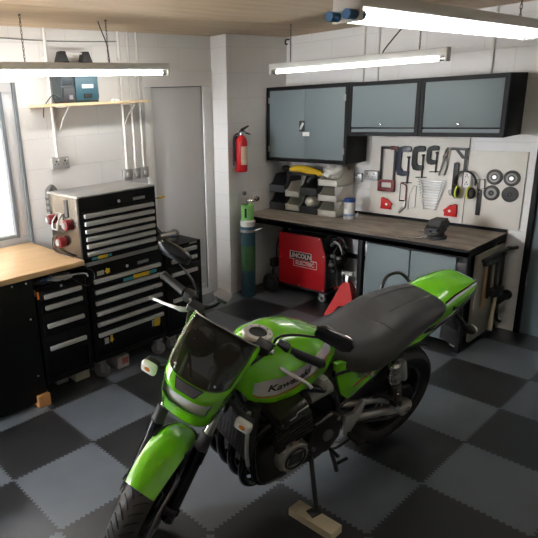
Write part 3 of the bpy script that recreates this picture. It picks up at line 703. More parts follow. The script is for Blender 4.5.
def lumpy(name, lab, cat, c, r, m, seed=1, loc=None):
    random.seed(seed); b = MB(); q = bmesh.ops.create_icosphere(b.bm, subdivisions=3, radius=1)['verts']
    from mathutils import noise
    for v in q:
        k = 1+.28*noise.noise(v.co*2.1+V((seed*3.1, 0, 0)))+.12*noise.noise(v.co*5+V((0, seed, 0)))
        v.co = V((v.co.x*r[0]*k, v.co.y*r[1]*k, max(v.co.z*k, -.75)*r[2]))
    return tag(obj(name, b, m, loc=c), lab, cat)
lumpy('rag', 'white rag stuffed in the lower dark storage bin', 'rag', (-.677, 3.04, zb+.11), (.065, .07, .062), 'rag', 3)
lumpy('rag', 'crumpled pale rags heaped on top of the right white stack', 'rag', (-.462, 3.09, zb+.415), (.098, .12, .085), 'rag', 6)
t = thing('power_tool', 'yellow and black power tool resting across the tops of the bins', 'power tool', (-.80, 3.07, zb+.385))
obj('body', MB().tube([(-.17, 0, .02), (-.05, .0, .03), (.06, -.0, .02), (.17, .0, .0), (.23, .0, -.015)], [.022, .036, .038, .030, .016], 14, smooth=4), 'yellow', t)
obj('grip', MB().tube([(-.17, 0, .02), (-.23, .01, .025), (-.27, .01, .03)], [.022, .03, .02], 12, smooth=3), 'blackmatt', t)
obj('nose', MB().cyl((.22, 0, -.013), (.30, 0, -.03), .017, .010), 'blackmatt', t)
obj('tool_bed', MB().box((-.16, -.05, -.028), (.16, .05, -.010), .004), 'blackmatt', t)
tag(obj('grip_tool', MB().tube([(-.70, 2.99, zb+.30), (-.68, 3.02, zb+.345), (-.64, 3.08, zb+.35)], [.016, .018, .013], 10, smooth=4), 'darkgrey'), 'dark tool handle poking out of the upper dark bin', 'hand tool')
t = thing('tub', 'white tub with a blue lid standing right of the white bins', 'tub', (-.255, 3.02, ZT))
obj('tub_body', MB().lathe([(0, 0), (.045, 0), (.048, .004), (.048, .158), (0, .158)], n=32), 'whiteplastic', t)
obj('lid', MB().lathe([(0, .158), (.051, .158), (.051, .182), (.045, .188), (0, .188)], n=32), 'blue', t)
obj('paper_label', MB().lathe([(.0486, .03), (.0486, .05)], n=32), mat('pale_blue_label', (.25, .36, .55), .5), t)
tag(obj('small_bottle', MB().lathe([(0, 0), (.012, 0), (.012, .04), (.005, .05), (.005, .06), (0, .06)], (-.19, 3.06, ZT), n=16), 'greymetal'), 'tiny dark bottle beside the blue lidded tub', 'bottle')

# ------------------------------------------------------------------ backing boards and hung tools (board face at y = YBF)
YBF = YB-.014
tag(obj('backing_board', MB().box((-.20, YBF, .83), (.648, YB-.001, 1.52), .002), 'board'), 'larger white backing board carrying the saws and clamps', 'board')
tag(obj('backing_board', MB().box((.655, YBF, .83), (1.075, YB-.001, 1.425), .002), 'board'), 'narrower white backing board carrying the four discs', 'board')
plate('wall_socket', 'grey wall socket on the board left of the hacksaw', 'socket', (-.185, YBF, 1.175), (1, 0, 0), .14, .085, 'socket', 2)
plate('wall_socket', 'grey wall socket just above the blue lidded tub', 'socket', (-.335, YB, 1.145), (1, 0, 0), .10, .085, 'socket', 1)
XZ = ((1, 0, 0), (0, 0, 1))
def slab(name, poly, m, par, th=.012, y=0, bev=.002):
    # polygon seen from the front in (x, z); protrudes th towards the room
    return obj(name, MB().prism(poly, (0, y, 0), (1, 0, 0), (0, 0, 1), th, bev), m, par)
def hung(name, lab, cat, x, z, group=None): return thing(name, lab, cat, (x, YBF-.002, z), group=group)
# hacksaw
t = hung('hacksaw', 'black framed hacksaw with a red handle hung at the far left', 'saw', -.03, 1.24)
m = MB(); m.box((-.075, -.016, -.12), (-.057, -.002, .20), .003); m.box((.052, -.016, -.12), (.072, -.002, .185), .003); m.box((-.075, -.016, .178), (.072, -.002, .20), .003)
obj('frame', m, 'blackmatt', t)
slab('front_grip', [(.025, .17), (.085, .175), (.085, .20), (.02, .205)], 'redplastic', t, .02)
m = MB()
for lo, hi in (((-.085, -.20), (-.055, -.10)), ((.045, -.20), (.078, -.10)), ((-.085, -.20), (.078, -.165)), ((-.085, -.118), (.078, -.095))): m.box((lo[0], -.024, lo[1]), (hi[0], -.001, hi[1]), .006)
obj('handle', m, 'redplastic', t)
obj('blade', MB().box((-.050, -.010, -.12), (-.047, -.006, .19)), 'steel', t)
# G-clamps
def gclamp(lab, x, z, w, h, thick, m):
    t = hung('g_clamp', lab, 'clamp', x, z, 'g clamps hung on the board'); k = thick
    out = [(w/2, h/2), (w/2-.012, h/2+.01), (0, h/2+.012), (-w*.35, h/2), (-w/2, h*.3), (-w/2, -h*.3), (-w*.35, -h/2), (0, -h/2-.008), (w*.42, -h/2), (w*.42, -h/2+k), (0, -h/2+k), (-w/2+k*1.15, -h*.22), (-w/2+k*1.15, h*.22), (-w*.12, h/2-k), (w/2-.012, h/2-k*1.0), (w/2, h/2-k*.8)]
    slab('clamp_frame', out, m, t, .020, bev=.003)
    s = MB().cyl((w*.36, -.012, -h/2-.07), (w*.36, -.012, h*.12), .0065, n=12).cyl((w*.36, -.012, h*.12), (w*.36, -.012, h*.12+.014), .013, n=14)
    sc_ = obj('screw', s, 'darkmetal', t)
    obj('tommy_bar', MB().cyl((w*.36-.05, -.014, -h/2-.065), (w*.36+.04, -.010, -h/2-.06), .0045, n=10), 'darkmetal', sc_)
    return t
M['clampblue'] = mat('dark_blue_clamp', (.018, .022, .045), .4)
gclamp('largest dark blue g clamp right of the hacksaw', .112, 1.315, .130, .240, .036, 'clampblue')
gclamp('black g clamp in the middle of the three', .245, 1.345, .112, .190, .036, 'blackmatt')
gclamp('smallest black g clamp of the three', .365, 1.375, .10, .140, .029, 'blackmatt')
# locking pliers
t = hung('locking_pliers', 'long nosed chrome locking pliers hung right of the g clamps', 'pliers', .465, 1.34)
obj('jaw', MB().tube([(.02, -.012, .02), (.032, -.012, .07), (.03, -.012, .105)], [.012, .010, .004], 8, smooth=3).tube([(.0, -.012, .02), (.008, -.012, .075), (.022, -.012, .105)], [.012, .009, .004], 8, smooth=3), 'steel', t)
obj('handle', MB().tube([(.02, -.012, .02), (.025, -.012, -.04), (.01, -.012, -.12)], [.012, .008, .007], 8, smooth=4), 'greymetal', t)
obj('handle', MB().tube([(.0, -.012, .02), (-.015, -.012, -.04), (-.035, -.012, -.125)], [.012, .008, .007], 8, smooth=4), 'greymetal', t)
# combination square
t = hung('combination_square', 'black combination square with a long blade at the top of the board', 'square', .60, 1.33)
obj('blade', MB().box((.02, -.006, -.20), (.044, -.002, .115)), 'blackmatt', t)
m = MB(); m.prism([(-.085, .115), (.05, .115), (.05, .095), (-.085, .095)], (0, -.002, 0), *XZ, .016, .002); m.prism([(-.05, .095), (-.025, .095), (.02, .04), (.05, .04), (.05, .02), (.005, .03)], (0, -.002, 0), *XZ, .014, .002)
obj('head', m, 'darkmetal', t)
# adjustable wrench
t = hung('adjustable_wrench', 'big black adjustable wrench hung head down', 'wrench', .565, 1.17)
obj('handle', MB().prism([(-.018, .15), (.005, .16), (.024, .15), (.02, -.07), (-.02, -.07)], (0, -.002, 0), *XZ, .014, .003), 'blackmatt', t)
obj('head', MB().prism([(-.022, -.06), (.022, -.06), (.04, -.09), (.022, -.135), (.005, -.14), (.008, -.11), (-.012, -.105), (-.025, -.12), (-.04, -.10), (-.045, -.075)], (0, -.002, 0), *XZ, .018, .003), 'greymetal', t)
# ear defenders
t = hung('ear_defenders', 'black and yellow ear defenders hung over the white power strip', 'ear defenders', .657, 1.17)
pts = [(.085*cos(a), -.045, .085*sin(a)+.01) for a in [radians(-15+210*k/16) for k in range(17)]]
obj('headband', MB().tube(pts, .008, 10), 'blackmatt', t)
for s_, rz_ in ((-1, .5), (1, -.5)):
    c_ = obj('ear_cup', MB().ell((s_*.062, -.05, -.075), (.032, .032, .046)), 'blackmatt', t)
    obj('cup_band', MB().lathe([(.048, -.006), (.052, -.004), (.052, .004), (.048, .006)], (s_*.046, -.05, -.073), (1, 0, 0), 24, closed=True), 'hivis', c_)
# power strip
t = hung('power_strip', 'white double socket block hung behind the ear defenders', 'socket', .665, 1.19)
obj('block_body', MB().box((-.028, -.03, -.055), (.03, 0, .075), .004), 'whiteplastic', t)
m = MB()
for z in (-.02, .04): m.box((-.004, -.0315, z), (.004, -.0295, z+.012)); m.box((-.012, -.0315, z-.014), (-.006, -.0295, z-.006)); m.box((.006, -.0315, z-.014), (.012, -.0295, z-.006))
obj('pin_slot', m, 'blackmatt', t)
# wire holder
t = tag(obj('wire_rack', MB().tube([(.735, YBF-.012, 1.20), (.795, YBF-.012, 1.205), (.80, YBF-.012, 1.135), (.75, YBF-.012, 1.12)], .005, 8, closed=True), 'darkmetal'), 'small black wire rack beside the ear defenders', 'rack')
# combination spanners: eleven in a ladder
sp_l = ['longest combination spanner, topmost of the ladder', 'second combination spanner from the top of the ladder', 'third combination spanner from the top of the ladder', 'fourth combination spanner from the top of the ladder', 'fifth combination spanner from the top of the ladder', 'middle combination spanner, sixth down the ladder', 'fifth combination spanner from the bottom of the ladder', 'fourth combination spanner from the bottom of the ladder', 'third combination spanner from the bottom of the ladder', 'second combination spanner from the bottom of the ladder', 'shortest combination spanner, bottom of the ladder']
for k in range(11):
    L = .235-.0115*k; z = 1.158-.0235*k; s = 1-.045*k
    t = hung('combination_spanner', sp_l[k], 'spanner', .372, z, 'ladder of combination spanners')
    a, b = -L/2, L/2
    obj('shank', MB().box((a+.02*s, -.009, -.006*s), (b-.02*s, -.003, .006*s), .002), 'spanner', t)
    obj('open_jaw', MB().prism([(a+.028*s, -.008*s), (a+.018*s, -.016*s), (a, -.013*s), (a+.003*s, -.006*s), (a+.014*s, -.004*s), (a+.014*s, .006*s), (a-.002*s, .012*s), (a+.002*s, .018*s), (a+.02*s, .016*s), (a+.028*s, .008*s)], (0, -.002, 0), *XZ, .008, .001), 'greymetal', t)
    obj('ring_end', MB().lathe([(.008*s, -.004), (.015*s, -.004), (.015*s, .004), (.008*s, .004)], (b-.012*s, -.008, .004*s), (0, 1, 0), 18, closed=True), 'greymetal', t)
# coping saw
t = hung('coping_saw', 'small red framed junior saw with a grey handle under the g clamps', 'saw', .125, 1.0)
obj('frame', MB().tube([(.03, -.010, -.06), (.032, -.010, .06), (.03, -.010, .10), (.01, -.010, .118), (-.025, -.010, .122)], .0055, 8, smooth=5), 'redplastic', t)
obj('handle', MB().prism([(-.03, -.135), (-.015, -.145), (.036, -.085), (.036, -.03), (.018, -.03), (.015, -.07)], (0, -.002, 0), *XZ, .018, .004), 'greymetal', t)
obj('blade', MB().box((-.027, -.011, -.03), (-.022, -.008, .122)).box((-.027, -.011, -.035), (.03, -.007, -.025)), 'steel', t)
t = hung('wire_saw', 'thin steel wire saw left of the spanners', 'saw', .215, 1.0)
obj('frame', MB().tube([(-.03, -.006, .02), (-.032, -.006, -.10), (.028, -.006, -.075), (.03, -.006, .11), (.005, -.006, .112)], .003, 6), 'greymetal', t)
obj('wire', MB().cyl((-.03, -.006, .02), (.005, -.006, .112), .0012, n=6), 'steel', t)
# magnets
def magnet(lab, x, z, fl):
    t = hung('welding_magnet', lab, 'magnet', x, z, 'red arrow magnets at the foot of the board')
    q = [(-.055, .055), (-.035, .06), (-.022, .045), (.0, .05), (.055, .0), (.04, -.015), (.045, -.045), (-.058, -.045), (-.055, .0)]
    if fl: q = [(-p[0], p[1]) for p in q][::-1]
    obj('magnet_plate', MB().prism(q, (0, -.001, 0), *XZ, .018, .002), 'brightred', t)
    obj('centre_hole', MB().lathe([(0, 0), (.011, 0), (.011, -.0025), (0, -.0025)], (0, -.0185, 0), (0, 1, 0), 18), 'whiteplastic', t)
magnet('red arrow magnet at the lower left under the hacksaw', -.018, .925, False)
magnet('red arrow magnet at the lower right under the wrench', .548, .927, True)
# file
t = hung('flat_file', 'flat black bar hanging below the ear defenders', 'file', .765, 1.02)
obj('bar', MB().box((-.017, -.008, -.105), (.017, -.002, .10), .002), 'blackmatt', t)
obj('hang_hole', MB().lathe([(0, 0), (.005, 0), (.005, -.001), (0, -.001)], (0, -.0083, .085), (0, 1, 0), 12), 'whiteplastic', t)
# discs
for x, z, lab, c1, dark in ((.862, 1.228, 'upper left abrasive disc of the four on the board', 'disclight', 0), (.985, 1.226, 'upper right abrasive disc of the four on the board', 'disclight', 0), (.852, 1.103, 'lower left abrasive disc of the four on the board', 'disclight', 1), (.985, 1.103, 'lower right abrasive disc of the four on the board', 'disc', 1)):
    t = hung('abrasive_disc', lab, 'disc', x, z, 'four abrasive discs')
    obj('disc_rim', MB().lathe([(.012, -.010), (.05, -.008), (.060, -.004), (.060, 0), (.012, -.001)], (0, -.001, 0), (0, 1, 0), 36, closed=True), 'disc', t)
    obj('paper_ring', MB().lathe([(.022 if dark else .026, -.0115), (.040, -.0108)], (0, -.001, 0), (0, 1, 0), 36), c1, t)
    obj('hub', MB().lathe([(.004, -.013), (.015, -.013), (.015, -.010), (.004, -.010)], (0, -.001, 0), (0, 1, 0), 24, closed=True), 'alu' if not dark else 'blackmatt', t)

# ------------------------------------------------------------------ vise and wrench on the bench
t = thing('bench_vise', 'dark cast iron bench vise bolted near the front of the workbench', 'vise', (.665, 2.80, ZT), .05); t.scale = (.95, .9, 1.0)
obj('base', MB().lathe([(0, 0), (.075, 0), (.075, .02), (.055, .03), (.05, .055), (0, .055)], n=24), 'cast', t)
obj('body', MB().prism([(-.06, .05), (.05, .05), (.075, .08), (.075, .15), (-.0, .15), (-.0, .115), (-.06, .115)], (-.05, .0, 0), (0, 1, 0), (0, 0, 1), .10, .006), 'cast', t)
obj('moving_jaw', MB().prism([(-.155, .05), (-.01, .05), (-.01, .15), (-.08, .15), (-.10, .11), (-.155, .10)], (-.05, 0, 0), (0, 1, 0), (0, 0, 1), .10, .006), 'cast', t)
obj('anvil', MB().box((-.04, .07, .07), (.04, .14, .12), .008), 'cast', t)
sc_ = obj('screw', MB().cyl((0, -.155, .075), (0, -.20, .075), .013), 'darkmetal', t)
obj('tommy_bar', MB().cyl((-.075, -.185, .072), (.075, -.185, .078), .006), 'darkmetal', sc_)
t = thing('ratchet_wrench', 'chrome wrench lying on the bench edge left of the vise', 'wrench', (.535, 2.672, ZT), .48)
obj('shank', MB().box((-.09, -.006, .003), (.06, .006, .011), .002), 'chrome', t)
obj('head', MB().lathe([(.008, 0), (.020, 0), (.020, .016), (.008, .016)], (.075, 0, 0), n=20, closed=True), 'chrome', t)
obj('ring_end', MB().lathe([(.006, 0), (.013, 0), (.013, .011), (.006, .011)], (-.098, 0, 0), n=18, closed=True), 'chrome', t)

# ------------------------------------------------------------------ welder under the bench
t = thing('welder', 'red welding machine on a wheeled cart under the workbench', 'welder', (-.885, 2.80, 0), .02)
W = .50
prof = [(0, .115), (W+.035, .115), (W+.035, .47), (W-.02, .635), (0, .635)]
obj('side_panel', MB().prism(prof, (0, .004, 0), *XZ, .014, .002), 'red', t)
obj('side_panel', MB().prism(prof, (0, .30, 0), *XZ, .014, .002), 'red', t)
obj('machine_core', MB().prism([(.02, .13), (W+.015, .13), (W+.015, .46), (W-.035, .62), (.02, .62)], (0, .285, 0), *XZ, .28), 'blackmatt', t)
obj('front_face', MB().prism([(.0, .13), (.28, .13), (.28, .46), (.0, .46)], (W+.02, .006, 0), (0, 1, 0), (0, 0, 1), .02, .003), 'blackmatt', t)
for x, z in ((.015, .13), (.015, .38), (.015, .62), (W-.03, .62), (W+.02, .46), (W+.02, .13), (.25, .13)): obj('panel_screw', MB().lathe([(.006, 0), (.006, -.002), (0, -.003)], (x, -.0105, z), (0, 1, 0), 12), 'alu', t)
# name plate: two offset bordered boxes with lettering
def badge(x0, z0, w, h, m, y, name):
    return obj(name, MB().prism([(p[0]+x0+w/2, p[1]+z0+h/2) for p in rr(w, h, .008)], (0, y, 0), *XZ, .0012), m, t)
LX, LZ = .135, .335
badge(LX, LZ+.048, .255, .082, 'whiteplastic', -.0102, 'name_plate_border'); badge(LX+.045, LZ-.018, .270, .082, 'whiteplastic', -.0104, 'name_plate_border')
badge(LX+.007, LZ+.054, .241, .070, 'blackmatt', -.0114, 'name_plate'); badge(LX+.052, LZ-.012, .256, .064, 'red', -.0117, 'name_plate')
def face_text(txt, size, cx, cz, y, m, sx=1.):
    mb = text_mb(txt, size, True, 0, sx, .0006); obj('lettering', frame(mb, (cx, y, cz), (1, 0, 0), (0, 0, 1)), m, t, smooth=0)
face_text('LINCOLN', .062, LX+.127, LZ+.088, -.0134, 'whiteplastic', .92); face_text('ELECTRIC', .054, LX+.180, LZ+.020, -.0137, 'whiteplastic', .92)
for x, z in ((.07, .40), (.15, .40), (.23, .40), (.11, .30)): obj('control_knob', MB().lathe([(.02, 0), (.017, .018), (0, .02)], (W+.04, x, z), (1, 0, 0), 18), 'midgrey', t)
obj('carry_handle', MB().tube([(.10, .15, .635), (.10, .15, .675), (.40, .15, .675), (.40, .15, .635)], .011, 10), 'blackmatt', t)
obj('cart_tray', MB().box((-.10, .0, .088), (W+.06, .33, .113), .004), 'blackmatt', t)
for y in (.03, .29):
    cc = obj('castor', MB().box((W-.035, y-.016, .055), (W+.02, y+.016, .088), .002), 'alu', t)
    obj('castor_wheel', MB().lathe([(.01, -.012), (.036, -.012), (.038, -.008), (.038, .008), (.036, .012), (.01, .012)], (W-.005, y, .038), (0, 1, 0), 20, closed=True), 'midgrey', cc)
for y in (-.06, .36):
    wv = obj('cart_wheel', MB().lathe([(.05, -.02), (.085, -.02), (.098, -.008), (.098, .008), (.085, .02), (.05, .02)], (-.06, y, .098), (0, 1, 0), 28, closed=True), 'rubber', t)
    obj('wheel_hub', MB().lathe([(0, -.012), (.052, -.012), (.052, .012), (0, .012)], (-.06, y, .098), (0, 1, 0), 24), 'darkgrey', wv)
obj('axle', MB().cyl((-.06, -.06, .098), (-.06, .36, .098), .01), 'darkmetal', t)
obj('rear_rail', MB().tube([(-.08, .0, .10), (-.08, .0, .30), (-.08, .33, .30), (-.08, .33, .10)], .012, 8).box((-.10, -.03, .26), (-.04, .06, .34), .006), 'blackmatt', t)
gp = []
for k in range(36): a = 2*pi*k/12; gp.append((W+.13+.02*sin(k), .10+.075*cos(a), .43+.10*sin(a)+.004*k-.06))
obj('gun_cable', MB().tube(gp+[(W+.15, .02, .32), (W+.19, -.02, .20), (W+.22, .02, .10)], .011, 8, smooth=3), 'blackmatt', t)
g2 = obj('torch_neck', MB().tube([(W+.06, .06, .56), (W+.10, .05, .60), (W+.15, .05, .58), (W+.18, .05, .50)], [.017, .015, .013, .009], 10, smooth=5), 'greymetal', t)
for x, z in ((W+.08, .47), (W+.14, .46), (W+.06, .38)): obj('connector', MB().cyl((x, .03, z), (x+.04, .02, z+.01), .016, n=12), 'alu', t)
obj('earth_clamp', MB().tube([(W+.04, .1, .6), (W+.12, .12, .63), (W+.2, .1, .55)], .012, 8, smooth=4), 'darkmetal', t)
tag(obj('plug_box', MB().box((-.80, 2.86, .640), (-.70, 2.93, .665), .005), 'blue'), 'small blue item on top of the red welder', 'box')
tag(obj('lead', MB().tube([(-.99, 3.25, .70), (-1.0, 3.1, .66), (-1.02, 2.95, .5), (-1.0, 2.9, .34), (-.96, 2.88, .30)], .007, 8, smooth=6), 'blackmatt'), 'black lead hanging behind the welder from the bench', 'cable')
# axle stand
t = thing('axle_stand', 'red steel axle stand on the floor by the bench leg', 'axle stand', (-.065, 2.735, 0), .2)
m = MB()
for k, (sx_, sy_) in enumerate(((1, 1), (1, -1), (-1, -1), (-1, 1))):
    a0 = V((sx_*.10, sy_*.10, 0)); a1 = V((sx_*.025, sy_*.025, .30))
for k in range(4):
    q = Matrix.Rotation(pi/2*k, 3, 'Z')
    pl = [(-.15, 0), (-.03, .30), (.03, .30), (.15, 0), (.09, 0), (.03, .10), (-.03, .10), (-.09, 0)]
    P_ = [q@V((x, -.15+(.12*z/.30), z)) for x, z in pl]; Q_ = [q@V((x, -.146+(.12*z/.30), z-.001)) for x, z in pl]
    a = [m.bm.verts.new(p) for p in P_]; b = [m.bm.verts.new(p) for p in Q_]
    m.bm.faces.new(a); m.bm.faces.new(b[::-1])
    for i in range(8): m.bm.faces.new((a[i], b[i], b[(i+1) % 8], a[(i+1) % 8]))
obj('stand_base', m, 'brightred', t)
obj('post', MB().box((-.016, -.016, .20), (.016, .016, .36), .003), 'alu', t)
obj('saddle', MB().prism([(-.05, .39), (-.045, .36), (.045, .36), (.05, .39), (.035, .385), (-.035, .385)], (0, .02, 0), *XZ, .04, .003), 'whiteplastic', t)
obj('ratchet_handle', MB().cyl((-.02, -.03, .26), (-.10, -.05, .235), .008), 'brightred', t)

# ------------------------------------------------------------------ bench end: leaning board and hung hammers
tag(obj('end_board', MB().box((.9958, 2.70, .06), (1.018, 3.2, .735), .002), 'beigeboard'), 'beige board fixed on the right end of the workbench', 'board')
tag(obj('hook_rail', MB().box((1.019, 2.76, .675), (1.045, 3.27, .70), .003).cyl((1.03, 3.2, .69), (1.09, 3.26, .70), .012), 'darkmetal'), 'dark rail along the bench end that the hammers hang from', 'rail')
def hammer(lab, y, ztop, L, m, hd, tilt=0.):
    t = thing('hammer', lab, 'hammer', (1.034, y, ztop+.012), group='hand tools hung on the bench end'); t.rotation_euler = (tilt, 0, 0)
    obj('hammer_shaft', MB().tube([(0, 0, .0), (0, 0, -L*.4), (0, 0, -L)], [.010, .011, .014], 10, smooth=4), m, t)
    obj('hammer_head', MB().box((-.014, -hd, -.03), (.018, hd, .005), .006), 'darkmetal', t)
hammer('hammer nearest the bench front with a long wooden shaft', 2.83, .66, .36, 'handlewood', .045)
hammer('hammer with dark shaft second from the bench front', 2.90, .655, .30, 'bronze', .04)
hammer('hammer with pale shaft hanging third from the bench front', 2.965, .65, .26, 'beigeboard', .05)
hammer('hammer with dark shaft hanging fourth from the bench front', 3.03, .645, .28, 'bronze', .045)
t = thing('sledgehammer', 'long pale handled sledgehammer with dark head hung head up at the bench end', 'hammer', (1.06, 3.0, .40)); t.rotation_euler = (-.12, 0, 0)
obj('hammer_shaft', MB().tube([(0, 0, .02), (0, 0, -.15), (0, 0, -.31)], [.013, .014, .017], 10, smooth=4), 'lightwood', t)
obj('hammer_head', MB().box((-.028, -.085, -.035), (.028, .085, .035), .010), 'darkmetal', t)
t = thing('pry_bar', 'black pry bar hanging at the wall side of the bench end', 'pry bar', (1.04, 3.12, .67))
obj('bar', MB().tube([(0, 0, 0), (0, .01, -.20), (0, 0, -.50), (.03, .02, -.56)], .013, 8, smooth=5), 'darkmetal', t)
obj('claw', MB().box((-.012, -.025, -.01), (.02, .025, .02), .005), 'darkmetal', t)
tag(obj('clamp_bar', MB().box((1.022, 3.04, .28), (1.075, 3.27, .32), .004).box((1.03, 3.05, .20), (1.06, 3.09, .40), .004).cyl((1.05, 3.25, .30), (1.05, 3.275, .30), .04), 'darkmetal'), 'dark bar clamp stored across the bench end near the wall', 'clamp')
# ------------------------------------------------------------------ motorcycle (local: x forward, y left, z up; rear axle over the origin)
BK = thing('motorcycle', 'lime green and black motorcycle leaning on its side stand on the checkered floor', 'motorcycle', (1.09422, 1.20052, 0.004))
BK.rotation_euler = (-.20956, 0, -1.747144)
SD = .59463; SO = V((1.572, -.010, 0)); SK = V((-sin(radians(25)), 0, cos(radians(25))))
SM = Matrix.Rotation(SD, 3, SK)
def lean(p):      # the steered front leans a little to its right towards the top
    return V((p.x, p.y-.034*max(0, min(1, (p.z-.35)/.65)), p.z))
def st(mb): return mb.map(lambda p: SO+SM@(lean(p)-V((1.572, 0, 0))))
def interp(x, xs, ys):
    if x <= xs[0]: return ys[0]
    for a, b, c, d in zip(xs, xs[1:], ys, ys[1:]):
        if x <= b: t = (x-a)/(b-a); return c+(d-c)*t
    return ys[-1]
# --- tank
TX = [.54, .60, .68, .78, .88, .98, 1.06, 1.12]; TW = [.08, .10, .135, .165, .174, .168, .135, .075]
TT = [.865, .895, .94, .98, .995, .985, .955, .92]; TB = [.75, .74, .70, .68, .67, .675, .70, .78]
def tk(x): return interp(x, TX, TW), interp(x, TX, TT), interp(x, TX, TB)
def ty(x, z):
    w, t, b = tk(x); zc = b+.42*(t-b); h = (t-zc) if z > zc else (zc-b); q = min(1, abs(z-zc)/h)
    return w*max(0, 1-q**2.6)**(1/2.6)
secs = []
for i in range(37):
    x = .54+.58*i/36; w_, t_, b_ = tk(x); zc = b_+.42*(t_-b_); sec = []
    for k in range(44):
        a = 2*pi*k/44; ca, sa = cos(a), sin(a)
        y = w_*(1 if ca >= 0 else -1)*abs(ca)**(2/2.6); z = zc+((t_-zc) if sa >= 0 else (zc-b_))*(1 if sa >= 0 else -1)*abs(sa)**(2/2.6)
        sec.append((x, y, z))
    secs.append(sec)
tank = obj('fuel_tank', MB().loft(secs), 'green', BK, 60)
def on_tank(x, z, off=.002, s=1): return V((x, s*(ty(x, z)+off), z))
SXb = [.63, .706, .781, .917, .999, 1.041, 1.082]; SZb = [.878, .868, .838, .802, .786, .781, .790]
SXt = [.66, .70, .76, .88, .98, 1.05, 1.086]; SZt = [.913, .914, .911, .885, .870, .856, .838]
for s in (1, -1):
    obj('tank_stripe', MB().grid(lambda u, v: on_tank(.655+.42*u, interp(.655+.42*u, SXb, SZb)*(1-v)+interp(.655+.42*u, SXt, SZt)*v, .0018, s), 40, 6), 'stripe', BK, 60)
    obj('pinstripe', MB().grid(lambda u, v: on_tank(.655+.42*u, interp(.655+.42*u, SXb, SZb)-.012+.007*v, .002, s), 40, 1), 'redletter', BK, 60)
    mb = text_mb('Kawasaki', .046, True, .2, 1.2, .0, 2)
    def tm(p):
        x = .925-s*0-p.x*1.0; x = .925-p.x if s > 0 else .925+p.x
        zm = (interp(x, SXb, SZb)+interp(x, SXt, SZt))/2
        return on_tank(x, zm+p.y*.95-.002, .0035, s)
    obj('lettering', mb.map(tm), 'blackmatt', BK, 0)
# filler cap
cn = V((-.04, 0, 1)).normalized(); co = V((.985, 0, .984))
cap = obj('filler_cap_ring', MB().lathe([(.036, -.02), (.064, -.02), (.067, .0), (.060, .010), (.039, .010)], co, cn, 32, closed=True), 'alu', BK)
obj('filler_cap', MB().lathe([(0, .0045), (.044, .0055), (.045, -.012)], co, cn, 28), 'blackmatt', cap)
for k in range(8):
    a = 2*pi*k/8; obj('cap_bolt', MB().lathe([(.0035, 0), (.003, .002), (0, .002)], co+V((.050*cos(a), .050*sin(a), .0085)), cn, 8), 'darkmetal', cap)

# --- seat: rider dish and stepped pillion, tapering forward
sx = [-.16, -.12, -.02, .10, .20, .28, .36, .46, .56, .62]
sw = [.105, .135, .152, .165, .175, .182, .182, .172, .140, .095]
stp = [.915, .925, .935, .935, .925, .895, .870, .862, .870, .875]
sbt = [.86, .84, .815, .77, .725, .69, .675, .685, .725, .78]
secs = []
for i in range(40):
    x = -.16+.78*i/39; w_, t_, b_ = interp(x, sx, sw), interp(x, sx, stp), interp(x, sx, sbt); zc = b_+.35*(t_-b_); sec = []
    for k in range(36):
        a = 2*pi*k/36; ca, sa = cos(a), sin(a); e = 2/3.2
        y = w_*(1 if ca >= 0 else -1)*abs(ca)**e; z = zc+((t_-zc) if sa >= 0 else (zc-b_))*(1 if sa >= 0 else -1)*abs(sa)**e
        sec.append((x, y, z))
    secs.append(sec)
seat = obj('seat', MB().loft(secs), 'seat', BK, 60)
def on_seat(x, u):   # u -1..1 across the top
    w_, t_, b_ = interp(x, sx, sw), interp(x, sx, stp), interp(x, sx, sbt); zc = b_+.35*(t_-b_)
    return V((x, w_*u, zc+(t_-zc)*max(0, 1-abs(u)**3.2)**(1/3.2)+.0005))
m = MB().tube([on_seat(.30-.05*abs(u)**2, u) for u in [k/10-.98 for k in range(20)]], .0022, 6)
for u0 in (-.42, .30): m.tube([on_seat(x, u0) for x in [.22-.33*k/12 for k in range(13)]], .0022, 6)
obj('seam', m, 'seam', seat)

# --- side panels and tail
def side_plate(name, poly, y0, th, m, mirror=True, par=None, yf=None, bev=.006):
    for s in ((1, -1) if mirror else (1,)):
        mb = MB().prism(poly, (0, y0, 0), (1, 0, 0), (0, 0, 1), -th if False else th, bev)
        mb.map(lambda p: V((p.x, s*((y0+(y0-p.y))+(yf(p.x, p.z) if yf else 0)), p.z)))
        yield obj(name, mb, m, par or BK)
for k, o in enumerate(side_plate('side_panel', [(.625, .80), (.61, .74), (.585, .69), (.545, .60), (.485, .55), (.38, .60), (.285, .665), (.26, .70), (.30, .76), (.40, .76), (.50, .77), (.58, .80)], .115, .025, 'green')):
    s = 1 if k == 0 else -1
    mb = text_mb('ZRX', .05, True, .25, 1.3, .0006)
    mb.map(lambda p: V((.40-s*p.x*1.0-.0*p.y, s*.1418, .675+p.y+(-p.x*s*.30 if True else 0)*-1*-1)))
    obj('lettering', mb, 'stripe', o, 0)
    obj('red_underline', MB().prism([(.33, .69), (.47, .628), (.468, .616), (.328, .676)], (0, s*.1412, 0), (1, 0, 0), (0, 0, 1), .001), 'redletter', o)
